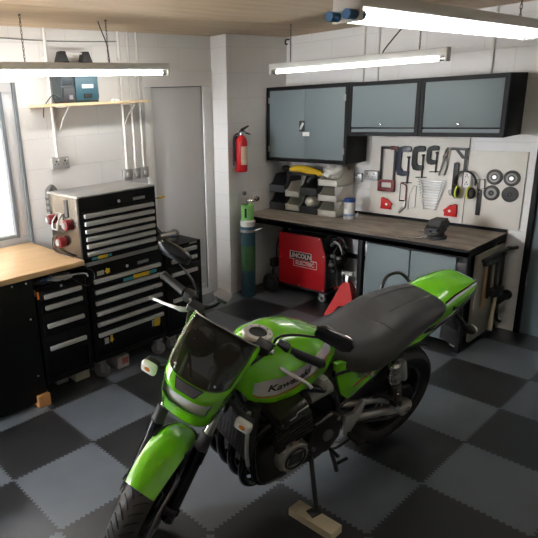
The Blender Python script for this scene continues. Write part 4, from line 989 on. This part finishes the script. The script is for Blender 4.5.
# tail cowl loft
tx = [-.435, -.41, -.32, -.20, -.10, .02, .14]
tw = [.080, .100, .118, .132, .142, .146, .140]
ttp = [.955, .965, .965, .950, .915, .85, .79]
tbt = [.885, .86, .82, .775, .735, .70, .70]
secs = []
for i in range(34):
    x = -.435+.575*i/33; w_, t_, b_ = interp(x, tx, tw), interp(x, tx, ttp), interp(x, tx, tbt); zc = b_+.5*(t_-b_); sec = []
    for k in range(36):
        a = 2*pi*k/36; ca, sa = cos(a), sin(a); e = 2/3.6
        sec.append((x, w_*(1 if ca >= 0 else -1)*abs(ca)**e*(1-.15*(sa < 0)*abs(sa)), zc+(t_-b_)/2*(1 if sa >= 0 else -1)*abs(sa)**e))
    secs.append(sec)
tail = obj('tail_cowl', MB().loft(secs), 'green', BK, 60)
def on_tail(x, u, off=.0012):
    w_, t_, b_ = interp(x, tx, tw), interp(x, tx, ttp), interp(x, tx, tbt); e = 3.6
    return V((x, w_*u, (t_+b_)/2+(t_-b_)/2*max(0, 1-abs(u)**e)**(1/e)+off))
for s in (1, -1):
    obj('tail_stripe', MB().grid(lambda u, v: on_tail(-.42+.29*u, s*(.86+.06*v)), 20, 2), 'stripe', tail)
    obj('tail_stripe_dark', MB().grid(lambda u, v: on_tail(-.42+.29*u, s*(.80+.055*v)), 20, 2), 'blackgloss', tail)
obj('tail_light', MB().box((-.450, -.07, .90), (-.425, .07, .94), .008), mat('tail_lens_red', (.35, .01, .01), .15, coat=1.), tail)
for s in (1, -1):
    obj('grab_rail', MB().tube([(.03, s*.14, .80), (.01, s*.165, .83+(s<0)*.07), (-.03, s*.178, .86+(s<0)*.085), (-.11, s*.178, .885+(s<0)*.065), (-.16, s*.165, .895+(s<0)*.03), (-.19, s*.125, .88)], .009, 10, smooth=6), 'blackgloss', BK)
    obj('grab_bolt', MB().lathe([(0, 0), (.013, 0), (.013, .008), (0, .01)], (-.185, s*.128, .88), (0, s, 0), 14), 'chrome', BK)
# rear mudguard, plate, indicators
m = MB().prism([(-.25, .80), (-.40, .86), (-.425, .80), (-.47, .62), (-.455, .61), (-.40, .72), (-.25, .74)], (0, .05, 0), (1, 0, 0), (0, 0, 1), .10, .008)
mg = obj('rear_mudguard', m, 'blackmatt', BK)
obj('mud_flap', MB().box((-.475, -.05, .50), (-.467, .05, .63), .003, rot=(0, .25, 0)), 'blackmatt', mg)
obj('reflector', MB().box((-.500, .015, .488), (-.488, .045, .508), .003), 'whitelens', mg)
for s in (1, -1):
    ind = obj('rear_indicator', MB().ell((-.39, s*.14, .70), (.030, .040, .026)).cyl((-.38, s*.05, .75), (-.39, s*.11, .71), .011, .014), 'blackmatt', BK)
    obj('indicator_lens', MB().ell((-.402, s*.145, .70), (.029, .034, .023)), 'whitelens', ind)

# --- rear wheel
def wheel(name, x, R, W, rr_, steerit, spokes=6):
    T = st if steerit else (lambda mb: mb); o = (x, 0, R)
    pr = [(rr_, -W*.72), (rr_+.03, -W*.93), (R-.045, -W), (R-.022, -W*.86), (R-.006, -W*.5), (R, 0), (R-.006, W*.5), (R-.022, W*.86), (R-.045, W), (rr_+.03, W*.93), (rr_, W*.72), (rr_-.012, W*.5), (rr_-.012, -W*.5)]
    m = MB(); m.lathe([(rr_-.016, -W*.74), (rr_+.004, -W*.76), (rr_+.004, -W*.68), (rr_-.022, -W*.3), (rr_-.022, W*.3), (rr_+.004, W*.68), (rr_+.004, W*.76), (rr_-.016, W*.74), (rr_-.03, W*.3), (rr_-.03, -W*.3)], o, (0, 1, 0), 56, closed=True)
    m.lathe([(0, -W*.7), (.032, -W*.7), (.045, -.02), (.045, .02), (.032, W*.7), (0, W*.7)], o, (0, 1, 0), 28)
    for k in range(spokes):
        a = 2*pi*k/spokes+.3; d = V((cos(a), 0, sin(a))); n = V((-sin(a), 0, cos(a))); O = V(o)
        for q in (-1, 1):
            p0 = O+d*.03+n*q*.018; p1 = O+d*(rr_-.022)+n*q*.030
            m.tube([p0, p1], [.013, .010], 8)
    w = obj(name, T(m), 'blackgloss', BK)
    obj('tyre', T(MB().lathe(pr, o, (0, 1, 0), 72, closed=True)), 'tyre' if steerit else 'tyreshade', w)
    # tread grooves
    g = MB()
    for k in range(44):
        a0 = 2*pi*k/44
        for s in (-1, 1):
            pts = []
            for j in range(6):
                t = j/5; yy = s*W*(.10+.72*t); aa = a0+(s > 0)*.07+.20*t*(1-.35*t)
                rad = interp(abs(yy), [0, W*.5, W*.86, W], [R, R-.006, R-.022, R-.045])+.0006
                pts.append((x+rad*cos(aa), yy, R+rad*sin(aa)))
            g.tube(pts, .0030, 4)
    obj('tread_groove', T(g), mat('tread_groove_black', (.008, .008, .008), .8), w)
    return w
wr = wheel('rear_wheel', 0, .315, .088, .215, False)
obj('brake_disc', MB().lathe([(.075, -.095), (.125, -.095), (.125, -.090), (.075, -.090)], (0, 0, .315), (0, 1, 0), 40, closed=True), 'copper', wr)
obj('sprocket', MB().lathe([(.05, .095), (.105, .095), (.105, .101), (.05, .101)], (0, 0, .315), (0, 1, 0), 44, closed=True), 'darkmetal', wr)
ch_ = MB().tube([(.62, .098, .46), (.30, .098, .435), (0, .098, .42), (-.075, .098, .39), (-.105, .098, .315), (-.075, .098, .24), (0, .098, .21), (.30, .098, .30), (.62, .098, .39)], .009, 6, closed=True, smooth=4)
obj('drive_chain', ch_, 'darkmetal', BK)
# --- swingarm, shocks
for s in (1, -1):
    m = MB().tube([(.52, s*.10, .43), (.40, s*.125, .395), (.2, s*.135, .355), (.02, s*.135, .318)], [.027, .026, .026, .030], 14, smooth=4)
    m.tube([(.50, s*.11, .50), (.38, s*.13, .485), (.27, s*.135, .46), (.14, s*.135, .40), (.06, s*.135, .345)], [.016, .018, .018, .017, .016], 12, smooth=4)
    m.lathe([(0, -.022), (.045, -.022), (.05, -.012), (.05, .012), (.045, .022), (0, .022)], (0, s*.137, .315), (0, 1, 0), 28)
    sa = obj('swingarm', m, 'satin', BK)
    obj('axle_nut', MB().lathe([(0, 0), (.020, 0), (.020, .012), (.012, .014), (0, .014)], (0, s*.158, .315), (0, s, 0), 6), 'chrome', sa)
    p0, p1 = V((.118, s*.165, .385)), V((.245, s*.165, .70)); d = (p1-p0)
    m = MB().cyl(p0+d*.05, p0+d*.62, .012, n=12).lathe([(0, -.018), (.022, -.018), (.022, .018), (0, .018)], p0, (0, 1, 0), 18)
    sk = obj('shock_absorber', m, 'chrome', BK)
    sp = []
    ax_ = d.normalized(); e1 = V((0, 1, 0)); e2 = ax_.cross(e1)
    for k in range(90):
        a = 2*pi*k/10; sp.append(p0+d*(.08+.52*k/89)+e1*.028*cos(a)+e2*.028*sin(a))
    obj('spring', MB().tube(sp, .0058, 6), 'blackgloss', sk)
    m = MB().lathe([(0, 0), (.031, 0), (.033, .01), (.033, .05), (.026, .06), (.026, .10), (.030, .105), (.030, .118), (.020, .13), (0, .135)], p0+d*.62, ax_, 24)
    m.lathe([(0, -.018), (.022, -.018), (.022, .018), (0, .018)], p1, (0, 1, 0), 18)
    obj('shock_top', m, 'chrome', sk)
    m = MB().lathe([(0, 0), (.022, 0), (.024, .01), (.024, .11), (.018, .125), (0, .127)], p0+d*.64+V((-.062, 0, -.01)), ax_, 22); m.cyl(p0+d*.93, p0+d*.93+V((-.06, 0, .0)), .012)
    obj('reservoir', m, 'alu', sk)
# --- frame, engine
m = MB()
for s in (1, -1):
    m.tube([(1.09, s*.05, .86), (1.0, s*.13, .80), (.75, s*.15, .72), (.60, s*.14, .62), (.53, s*.13, .47), (.55, s*.12, .36)], .018, 10, smooth=5)
    m.tube([(1.10, s*.05, .80), (1.06, s*.13, .62), (1.04, s*.15, .42), (.98, s*.15, .27), (.80, s*.14, .25), (.58, s*.12, .33)], .017, 10, smooth=5)
    m.tube([(.62, s*.13, .74), (.30, s*.13, .74), (.0, s*.12, .80), (-.30, s*.09, .84)], .015, 10, smooth=5)
    m.tube([(.56, s*.13, .50), (.35, s*.13, .62), (.15, s*.13, .75)], .013, 10)
m.cyl((1.10, 0, .93), (1.185, 0, .76), .034, n=20)
obj('frame', m, 'blackgloss', BK)
obj('under_seat_box', MB().box((.12, -.115, .56), (.56, .115, .78), .02), 'blackmatt', BK)
obj('inner_mudguard', MB().grid(lambda u, v: V((.34*cos(radians(20+95*u))+.0, -.095+.19*v, .315+.36*sin(radians(20+95*u)))), 20, 4, .006), 'blackmatt', BK)
eng = obj('engine_block', MB().prism([(.56, .30), (.62, .26), (.96, .25), (1.02, .32), (1.02, .44), (.94, .50), (.62, .53), (.55, .46)], (0, .165, 0), (1, 0, 0), (0, 0, 1), .33, .02), 'darkmetal', BK)
CA = radians(-18); cax = V((sin(radians(18)), 0, cos(radians(18))))   # cylinders lean forward
cb0 = V((.835, 0, .47)); cu = V((cax.z, 0, -cax.x))
def cyl_box(a0, a1, hw, hl, bev=.006):
    m = MB().box((-hl, -hw, a0), (hl, hw, a1), bev); return m.map(lambda p: cb0+cu*p.x+V((0, p.y, 0))+cax*p.z)
obj('cylinder_block', cyl_box(0, .20, .185, .095), 'darkmetal', BK)
f = MB()
for k in range(7):
    b = MB().box((-.103, -.192, .015+k*.021), (.103, .192, .022+k*.021), .002); b.map(lambda p: cb0+cu*p.x+V((0, p.y, 0))+cax*p.z)
    tmp = bpy.data.meshes.new('tmp'); b.bm.to_mesh(tmp); f.bm.from_mesh(tmp); bpy.data.meshes.remove(tmp); b.bm.free()
obj('cooling_fins', f, 'blackmatt', eng)
vc = obj('valve_cover', cyl_box(.165, .25, .215, .085, .03), 'bronze', BK)
for s in (1, -1):
    for q in (-.05, .05):
        p = cb0+cu*q+cax*.207+V((0, s*.210, 0)); obj('cover_plug', MB().lathe([(0, 0), (.022, 0), (.022, .008), (.012, .012), (0, .012)], p, (0, s, 0), 18), 'bronze', vc)
    obj('cover_trim', MB().tube([cb0+cu*a+cax*(.232 if a < 0 else .216)+V((0, s*.2155, 0)) for a in (-.07, -.01, .0, .07)], .0032, 6), 'alu', vc)
for s in (1, -1):
    oc = obj('engine_cover', MB().lathe([(.085, 0), (.085, .028), (.074, .045), (0, .047)], (.845, s*.165, .405), (0, s, 0), 36), 'satin', eng)
    for k in range(10):
        a = 2*pi*k/10; obj('cover_bolt', MB().cyl((.845+.079*cos(a), s*.16, .405+.079*sin(a)), (.845+.079*cos(a), s*.203, .405+.079*sin(a)), .008, n=10), 'satin', oc)
    m = MB().lathe([(.05, .047), (.056, .053), (.062, .047)], (.845, s*.165, .405), (0, s, 0), 36)
    for k in range(7): m.box((.805, s*.211-.002, .377+.009*k), (.885, s*.211+.003, .380+.009*k))
    obj('cover_ribs', m, 'darkmetal', oc)
    obj('sprocket_cover', MB().prism([(.56, .40), (.62, .33), (.72, .34), (.76, .42), (.74, .54), (.64, .57), (.56, .52)], (0, .20 if s > 0 else -.165, 0), (1, 0, 0), (0, 0, 1), .035, .010), 'bronze', eng)
    obj('cover_cap', MB().lathe([(0, 0), (.03, 0), (.03, .012), (.02, .018), (0, .018)], (.655, s*.20, .455), (0, s, 0), 24), 'greymetal', eng)
    for x_, z_ in ((.60, .53), (.73, .40)): obj('cover_bolt', MB().cyl((x_, s*.2, z_), (x_, s*.21, z_), .01), 'greymetal', eng)
cbm = MB()
for y in (-.135, -.045, .045, .135): cbm.cyl((.76, y, .66), (.64, y, .69), .03, .034, 18); cbm.lathe([(0, 0), (.032, 0), (.034, .03), (.02, .05), (0, .05)], (.69, y, .70), (0, 0, 1), 16)
obj('carburettors', cbm, 'greymetal', BK)
obj('air_box', MB().prism([(.50, .45), (.60, .50), (.70, .58), (.72, .66), (.68, .76), (.52, .78), (.48, .60)], (0, .125, 0), (1, 0, 0), (0, 0, 1), .25, .02), 'blackmatt', BK)
# radiator, headers, muffler
rd = obj('radiator', MB().box((1.055, -.165, .46), (1.095, .165, .74), .006, rot=None), 'blackmatt', BK)
m = MB()
for k in range(22): m.box((1.094, -.15, .475+.0118*k), (1.099, .15, .479+.0118*k))
for k in range(14): m.box((1.094, -.15+.0228*k, .47), (1.100, -.146+.0228*k, .73))
obj('radiator_guard', m, 'darkgrey', rd)
obj('radiator_hose', MB().tube([(1.115, .160, .74), (1.115, .165, .66), (1.10, .165, .52), (1.07, .155, .42)], .009, 10, smooth=5), 'alu', BK)
for k, y in enumerate((-.15, -.05, .05, .15)):
    m = MB().tube([(.93, y, .62), (1.01, y, .60), (1.065, y*.95, .52), (1.075, y*.85, .38), (1.03, y*.75, .26), (.92, y*.6, .205), (.70, y*.35-.03, .20)], .0195, 12, smooth=6)
    obj('exhaust_header', m, 'blackgloss', BK)
obj('muffler', MB().lathe([(.022, -.35), (.03, -.15), (.048, -.06), (.056, 0), (.056, .40), (.045, .45), (.03, .455), (.03, .44), (0, .43)], (.33, -.215, .30), (-1, -.02, .26), 28).tube([(.70, -.05, .20), (.62, -.12, .20), (.5, -.20, .235)], .025, 12, smooth=5), 'chrome', BK)
# stand, pegs, levers
obj('side_stand', MB().tube([(.675, .150, .30), (.709, .229, .21), (.742, .308, .117)], [.013, .012, .011], 10, smooth=3).box((.725, .285, .1085), (.785, .330, .1145), .002).box((.65, .135, .27), (.70, .17, .33), .006), 'darkmetal', BK)
obj('main_stand', MB().tube([(.56, .17, .29), (.50, .175, .16), (.485, .178, .12)], .011, 8).tube([(.50, .17, .16), (.42, .175, .17)], .009, 8), 'blackmatt', BK)
for s in (1, -1):
    pg = obj('footpeg', MB().tube([(.45, s*.15, .345), (.44, s*.235, .340)], .010, 8).box((.415, min(s*.165, s*.245), .328), (.462, max(s*.165, s*.245), .350), .006), 'rubber', BK)
    obj('peg_bracket', MB().prism([(.50, .47), (.44, .46), (.40, .53), (.375, .525), (.385, .44), (.44, .33), (.48, .34)], (0, .165 if s > 0 else -.15, 0), (1, 0, 0), (0, 0, 1), .016, .003), 'leverwhite', BK)
    obj('foot_lever', MB().tube([(.44, s*.185, .33), (.54, s*.19, .315), (.60, s*.195, .335)], .007, 8, smooth=3).cyl((.60, s*.185, .335), (.60, s*.25, .335), .010), 'darkmetal', BK)
    obj('pillion_peg', MB().tube([(.30, s*.14, .50), (.275, s*.17, .52), (.25, s*.22, .525)], .012, 8), 'rubber', BK)

# --- front end (all steered to the left)
fw = wheel('front_wheel', 1.465, .30, .061, .215, True)
for s in (1, -1):
    dk = obj('brake_disc', st(MB().lathe([(.105, s*.082-.003), (.155, s*.082-.003), (.155, s*.082+.003), (.105, s*.082+.003)], (1.465, 0, .30), (0, 1, 0), 48, closed=True)), 'copper', fw)
    obj('disc_carrier', st(MB().lathe([(.035, s*.076-.004), (.106, s*.080-.003), (.106, s*.080+.003), (.035, s*.076+.004)], (1.465, 0, .30), (0, 1, 0), 32, closed=True)), 'darkmetal', fw)
ax0 = V((1.465, 0, .30))
def leg(y, a): return ax0+SK*a+V((0, y, 0))
for s in (1, -1):
    y = s*.107
    lg = obj('fork_leg', st(MB().cyl(leg(y, -.055), leg(y, .25), .028, .027, 20).cyl(leg(y, .25), leg(y, .31), .031, .031, 20)), 'blackgloss', BK)
    obj('fork_gaiter', st(MB().cyl(leg(y, .31), leg(y, .385), .029, .027, 20)), 'darkgrey', lg)
    obj('fork_tube', st(MB().cyl(leg(y, .38), leg(y, .74), .0215, n=20)), 'chrome', lg)
    obj('axle_clamp', st(MB().box((1.43, y-.024, .265), (1.50, y+.024, .325), .010).cyl((1.465, y, .30), (1.465, y+s*.034, .30), .016)), 'darkmetal', lg)
    cl = obj('brake_caliper', st(MB().prism([(1.33, .40), (1.30, .31), (1.325, .25), (1.37, .25), (1.375, .33), (1.385, .41)], (0, s*.085+.03, 0), (1, 0, 0), (0, 0, 1), .06, .008)), 'greymetal', BK)
obj('lower_yoke', st(MB().box((1.16, -.14, .735), (1.245, .14, .775), .008)), 'blackmatt', BK)
obj('top_yoke', st(MB().box((1.07, -.135, .945), (1.16, .135, .975), .010)), 'blackmatt', BK)
# front mudguard
def fend(u, v):
    a = radians(56+86*u); s_ = (v-.5)*2; R_ = .334-.030*abs(s_)**2.5; w_ = .066+.010*sin(pi*min(1, u*1.2))
    return V((1.465+R_*cos(a), w_*s_, .30+R_*sin(a)))
fd = obj('front_mudguard', st(MB().grid(fend, 28, 14, .004)), 'green', BK, 60)
for s in (1, -1):
    obj('mudguard_stay', st(MB().prism([(1.43, .62), (1.34, .585), (1.36, .50), (1.42, .46), (1.44, .50)], (0, s*.075+.004, 0), (1, 0, 0), (0, 0, 1), .006)), 'blackmatt', fd)
# cowl
def interp2(t, ts, cs): return interp(t, ts, cs)
CT = [0, .14, .28, .5, .60, .8, 1.0]
CZ = [.737, .757, .835, .918, .952, 1.015, 1.065]
CN = [1.375, 1.408, 1.430, 1.425, 1.395, 1.285, 1.165]
CB = [.095, .118, .134, .146, .150, .158, .160]
CK = [1.33, 1.29, 1.23, 1.17, 1.14, 1.09, 1.05]
def cowl(u, t, off=0.):      # u -1..1 left-right, t 0..1 height
    b, xn, xb, z = interp(t, CT, CB)+off*.6, interp(t, CT, CN)+off, interp(t, CT, CK), interp(t, CT, CZ)+off*.4
    a = u*pi/2; e = .52
    y = b*(1 if a >= 0 else -1)*abs(sin(a))**e*1.0
    y = b*(1-(1-abs(u))**1.7)*(1 if u >= 0 else -1)
    x = xb+(xn-xb)*max(0, 1-abs(u)**2.6)**.75
    z -= .055*abs(u)**2.2*max(0, (t-.5)/.5)
    return V((x, y, z))
def cowl_grid(u0, u1, t0, t1, nu, nt, off=0., skip=None, th=0., inv=False):
    mb = MB(); P = [[mb.bm.verts.new(cowl(u0+(u1-u0)*i/nu, t0+(t1-t0)*j/nt, off)) for j in range(nt+1)] for i in range(nu+1)]
    for i in range(nu):
        for j in range(nt):
            u = u0+(u1-u0)*(i+.5)/nu; t = t0+(t1-t0)*(j+.5)/nt
            if skip and skip(u, t): continue
            mb.bm.faces.new((P[i][j], P[i+1][j], P[i+1][j+1], P[i][j+1]))
    bmesh.ops.delete(mb.bm, geom=[v for v in mb.bm.verts if not v.link_faces], context='VERTS')
    if th:
        fs = mb.bm.faces[:]; bmesh.ops.recalc_face_normals(mb.bm, faces=fs); bmesh.ops.solidify(mb.bm, geom=fs, thickness=th)
    return mb
LU, LT0, LT1 = .53, .27, .45
SU = .66
def skip(u, t): return (abs(u) < LU and LT0 < t < LT1) or (abs(u) < SU+.30*max(0, (t-.7))*.5 and t > .60)
cw = obj('headlamp_cowl', st(cowl_grid(-1, 1, 0, 1, 60, 50, 0., skip, .004)), 'green', BK, 60)
hl = obj('headlamp', st(cowl_grid(-LU-.04, LU+.04, LT0-.02, LT1+.02, 24, 12, -.022, None, .004)), 'lens', cw)
hr = MB()
ring = [cowl(LU*u_, LT0+(LT1-LT0)*v_, -.004) for u_, v_ in [(-1+2*k/12, 0) for k in range(12)]+[(1, k/5) for k in range(5)]+[(1-2*k/12, 1) for k in range(12)]+[(-1, 1-k/5) for k in range(5)]]
obj('headlamp_bezel', st(hr.tube(ring, .0042, 8, closed=True)), 'blackmatt', cw)
obj('bulb_reflector', st(MB().ell((1.375, .045, .885), (.022, .022, .018)).ell((1.375, -.045, .885), (.022, .022, .018))), mat('warm_bulb', (.8, .55, .3), .2), hl)
vt = MB(); q = []
for (u_, t_) in ((-.34, .575), (.34, .575), (.20, .478), (-.20, .478)): q.append(cowl(u_, t_, .003))
pts = []
for a, b in zip(q, q[1:]+q[:1]):
    for k in range(6): pts.append((a, b, k/6))
uv = [(-.27, .585), (.27, .585), (.17, .49), (-.17, .49)]
def patch(uv, off, nu=14, nv=5):
    return MB().grid(lambda a, b: cowl((uv[3][0]+(uv[2][0]-uv[3][0])*a)*(1-b)+(uv[0][0]+(uv[1][0]-uv[0][0])*a)*b, (uv[3][1]*(1-b)+uv[0][1]*b), off), nu, nv)
v1 = obj('vent_frame', st(patch(uv, .0025)), 'blackmatt', cw)
obj('vent_grille', st(patch([(-.24, .577), (.24, .577), (.15, .499), (-.15, .499)], .0045)), 'ventgrey', v1)
sc_ = obj('windscreen', st(cowl_grid(-SU-.06, SU+.06, .595, 1.0, 30, 24, .004, None, .003)), 'smoke', BK, 60)
for u_, t_ in ((-.38, .64), (.38, .64)): obj('screen_bolt', st(MB().ell(cowl(u_, t_, .007), (.005, .005, .005), seg=10)), 'alu', sc_)
obj('screen_edge', st(MB().tube([cowl((SU+.06)*(-1+2*k/24), 1.0, .004) for k in range(25)], .0035, 6)), 'greymetal', sc_)
# instruments
for s in (1, -1):
    gd = obj('gauge', st(MB().lathe([(0, .085), (.035, .08), (.058, .05), (.062, .01), (.062, 0), (0, 0)], (1.175, s*.066, .955), (.80, 0, .45), 28)), 'blackgloss', BK)
    obj('gauge_face', st(MB().lathe([(0, -.001), (.056, -.001)], (1.175, s*.066, .955), (.80, 0, .45), 28)), 'whiteplastic', gd)
obj('instrument_bracket', st(MB().box((1.13, -.12, .93), (1.18, .12, .95), .008)), 'blackmatt', BK)
# handlebar and controls
hb = [(.965, -.385, .985), (1.0, -.25, .99), (1.06, -.15, .995), (1.085, -.08, .985), (1.085, .08, .985), (1.06, .15, .995), (1.0, .25, .99), (.965, .385, .985)]
obj('handlebar', st(MB().tube(hb, .0115, 12, smooth=5)), 'blackgloss', BK)
for s in (1, -1):
    a, b = V((.999, s*.255, .990)), V((.966, s*(.385 if s > 0 else .368), .985))
    gr = obj('grip', st(MB().lathe([(0, 0), (.021, 0), (.019, .01), (.018, .06), (.0185, .125), (.021, .135), (.017, .143), (0, .145)], a, b-a, 22)), 'rubber', BK)
    obj('bar_end', st(MB().cyl(b, b+(b-a).normalized()*.015, .014, .012, 16)), 'darkmetal', gr)
    sg_ = obj('switch_housing', st(MB().box((.985, min(s*.195, s*.25), .965), (1.03, max(s*.195, s*.25), 1.018), .010)), 'blackmatt', BK)
    obj('switch_button', st(MB().box((.978, min(s*.212, s*.226), .995), (.99, max(s*.212, s*.226), 1.01), .003)), 'brightred' if s < 0 else 'alu', sg_)
    lv = obj('control_lever', st(MB().tube([(1.05, s*.185, .975), (1.075, s*.215, .965), (1.075, s*.26, .952), (1.06, s*.315, .938-.01*(s<0)), (1.04, s*.37, .920-.016*(s<0)), (1.045, s*.395, .914-.014*(s<0))], [.012, .011, .008, .0068, .0065, .008], 12, smooth=5)), 'leverwhite', BK)
    obj('lever_perch', st(MB().box((1.02, min(s*.165, s*.205), .965), (1.075, max(s*.165, s*.205), 1.0), .006)), 'alu', lv)
    rs = obj('fluid_reservoir', st(MB().box((1.06, min(s*.125, s*.19), 1.0), (1.115, max(s*.125, s*.19), 1.035), .006).box((1.07, min(s*.14, s*.175), .97), (1.10, max(s*.14, s*.175), 1.005))), 'blackmatt', BK)
    # mirror
    mc = V((.985, s*(.37 if s > 0 else .345), 1.135))
    m = MB().tube([(1.02, s*.185, .99), (1.03, s*.19, 1.05), (1.015, s*.24, 1.085), (.995, s*.32, 1.115), mc], .0055, 10, smooth=4)
    ms = obj('mirror_stem', st(m), 'blackgloss', BK)
    mr_ = MB(); pl = [(-.075, -.024), (-.06, -.036), (.05, -.036), (.078, -.018), (.082, .010), (.065, .032), (-.05, .032), (-.078, .012)]
    mr_.prism([(s*p[0]+0, p[1]) for p in (pl if s > 0 else pl[::-1])], (mc.x-.012, mc.y+s*.01, mc.z+.01), (0, 1, 0), (0, 0, 1), .026, .009)
    mm_ = obj('mirror', st(mr_), 'blackgloss', BK)
    gm = MB().prism([(s*p[0]*.9, p[1]*.86) for p in (pl if s > 0 else pl[::-1])], (mc.x-.0135, mc.y+s*.01, mc.z+.01), (0, 1, 0), (0, 0, 1), .002)
    obj('mirror_glass', st(gm), 'pinkreflect', mm_)
    # indicators
    m = MB().cyl((1.225, s*.12, .81), (1.24, s*.19, .773), .011, .013, 12).box((1.225, s*.225-.032, .741), (1.265, s*.225+.032, .790), .014, seg=3)
    ib = obj('front_indicator', st(m), 'blackmatt', BK)
    obj('indicator_lens', st(MB().box((1.255, s*.225-.037, .737), (1.29, s*.225+.037, .794), .016, seg=3)), 'whitelens', ib)
    obj('amber_bulb', st(MB().ell((1.284, s*.225, .768), (.010, .018, .014))), 'amber', ib)
# cables
m = MB()
for pts in ([(1.05, .19, 1.0), (1.16, .16, .99), (1.22, .10, .90), (1.15, .06, .76)], [(1.05, -.19, 1.0), (1.17, -.15, 1.0), (1.22, -.08, .88), (1.2, -.05, .74)], [(1.03, .2, 1.0), (1.10, .12, 1.02), (1.12, .02, .90)]):
    m.tube(pts, .0055, 8, smooth=6)
obj('control_cable', st(m), 'rubber', BK)
ph = obj('phone_mount', st(MB().tube([(1.06, -.13, 1.02), (1.05, -.10, 1.05), (1.03, -.085, 1.08)], .012, 10, smooth=4).box((1.005, -.11, 1.075), (1.05, -.055, 1.095), .006)), 'blackmatt', BK)
obj('mount_plate', st(MB().box((1.0, -.118, 1.096), (1.055, -.048, 1.106), .006)), 'midgrey', ph)

# timber block under the side stand
t = obj('timber_block', MB().box((-.118, -.042, 0), (.118, .042, .040), .003), 'lightwood', loc=(1.293, .388, 0)); t.rotation_euler = (0, 0, .01)
tag(t, 'pale timber offcut on the floor under the motorcycle side stand', 'block')
EXPOSURE = 0.85
# ------------------------------------------------------------------ camera, world, view
def set_cam():
    yaw, pitch, roll = -.8701, .2932, -.0488
    f = V((sin(yaw)*cos(pitch), cos(yaw)*cos(pitch), -sin(pitch))); r = V((cos(yaw), -sin(yaw), 0)); u = r.cross(f)
    cr, sr = cos(roll), sin(roll); r2 = r*cr+u*sr; u2 = r*-sr+u*cr
    cd = bpy.data.cameras.new('camera'); cam = bpy.data.objects.new('camera', cd); COL.objects.link(cam)
    cam.matrix_world = Matrix(((r2.x, u2.x, -f.x, 2.5328), (r2.y, u2.y, -f.y, -1.4014), (r2.z, u2.z, -f.z, 1.8989), (0, 0, 0, 1)))
    cd.sensor_fit = 'HORIZONTAL'; cd.sensor_width = 36; cd.lens = 36*551.469/538; cd.shift_x = 89.5/538; cd.clip_start = .02
    SC.camera = cam
set_cam()
wd = bpy.data.worlds.new('daylight'); SC.world = wd; wd.use_nodes = True
nt = wd.node_tree; bg = nt.nodes['Background']; bg.inputs['Color'].default_value = (.93, .96, 1, 1); bg.inputs['Strength'].default_value = 24.0
vs = SC.view_settings; vs.view_transform = 'Standard'; vs.look = 'None'; vs.gamma = 1; vs.use_curve_mapping = False
vs.exposure = EXPOSURE
SC.cycles.use_denoising = True
SC.cycles.max_bounces = 10; SC.cycles.diffuse_bounces = 6; SC.cycles.sample_clamp_indirect = 6
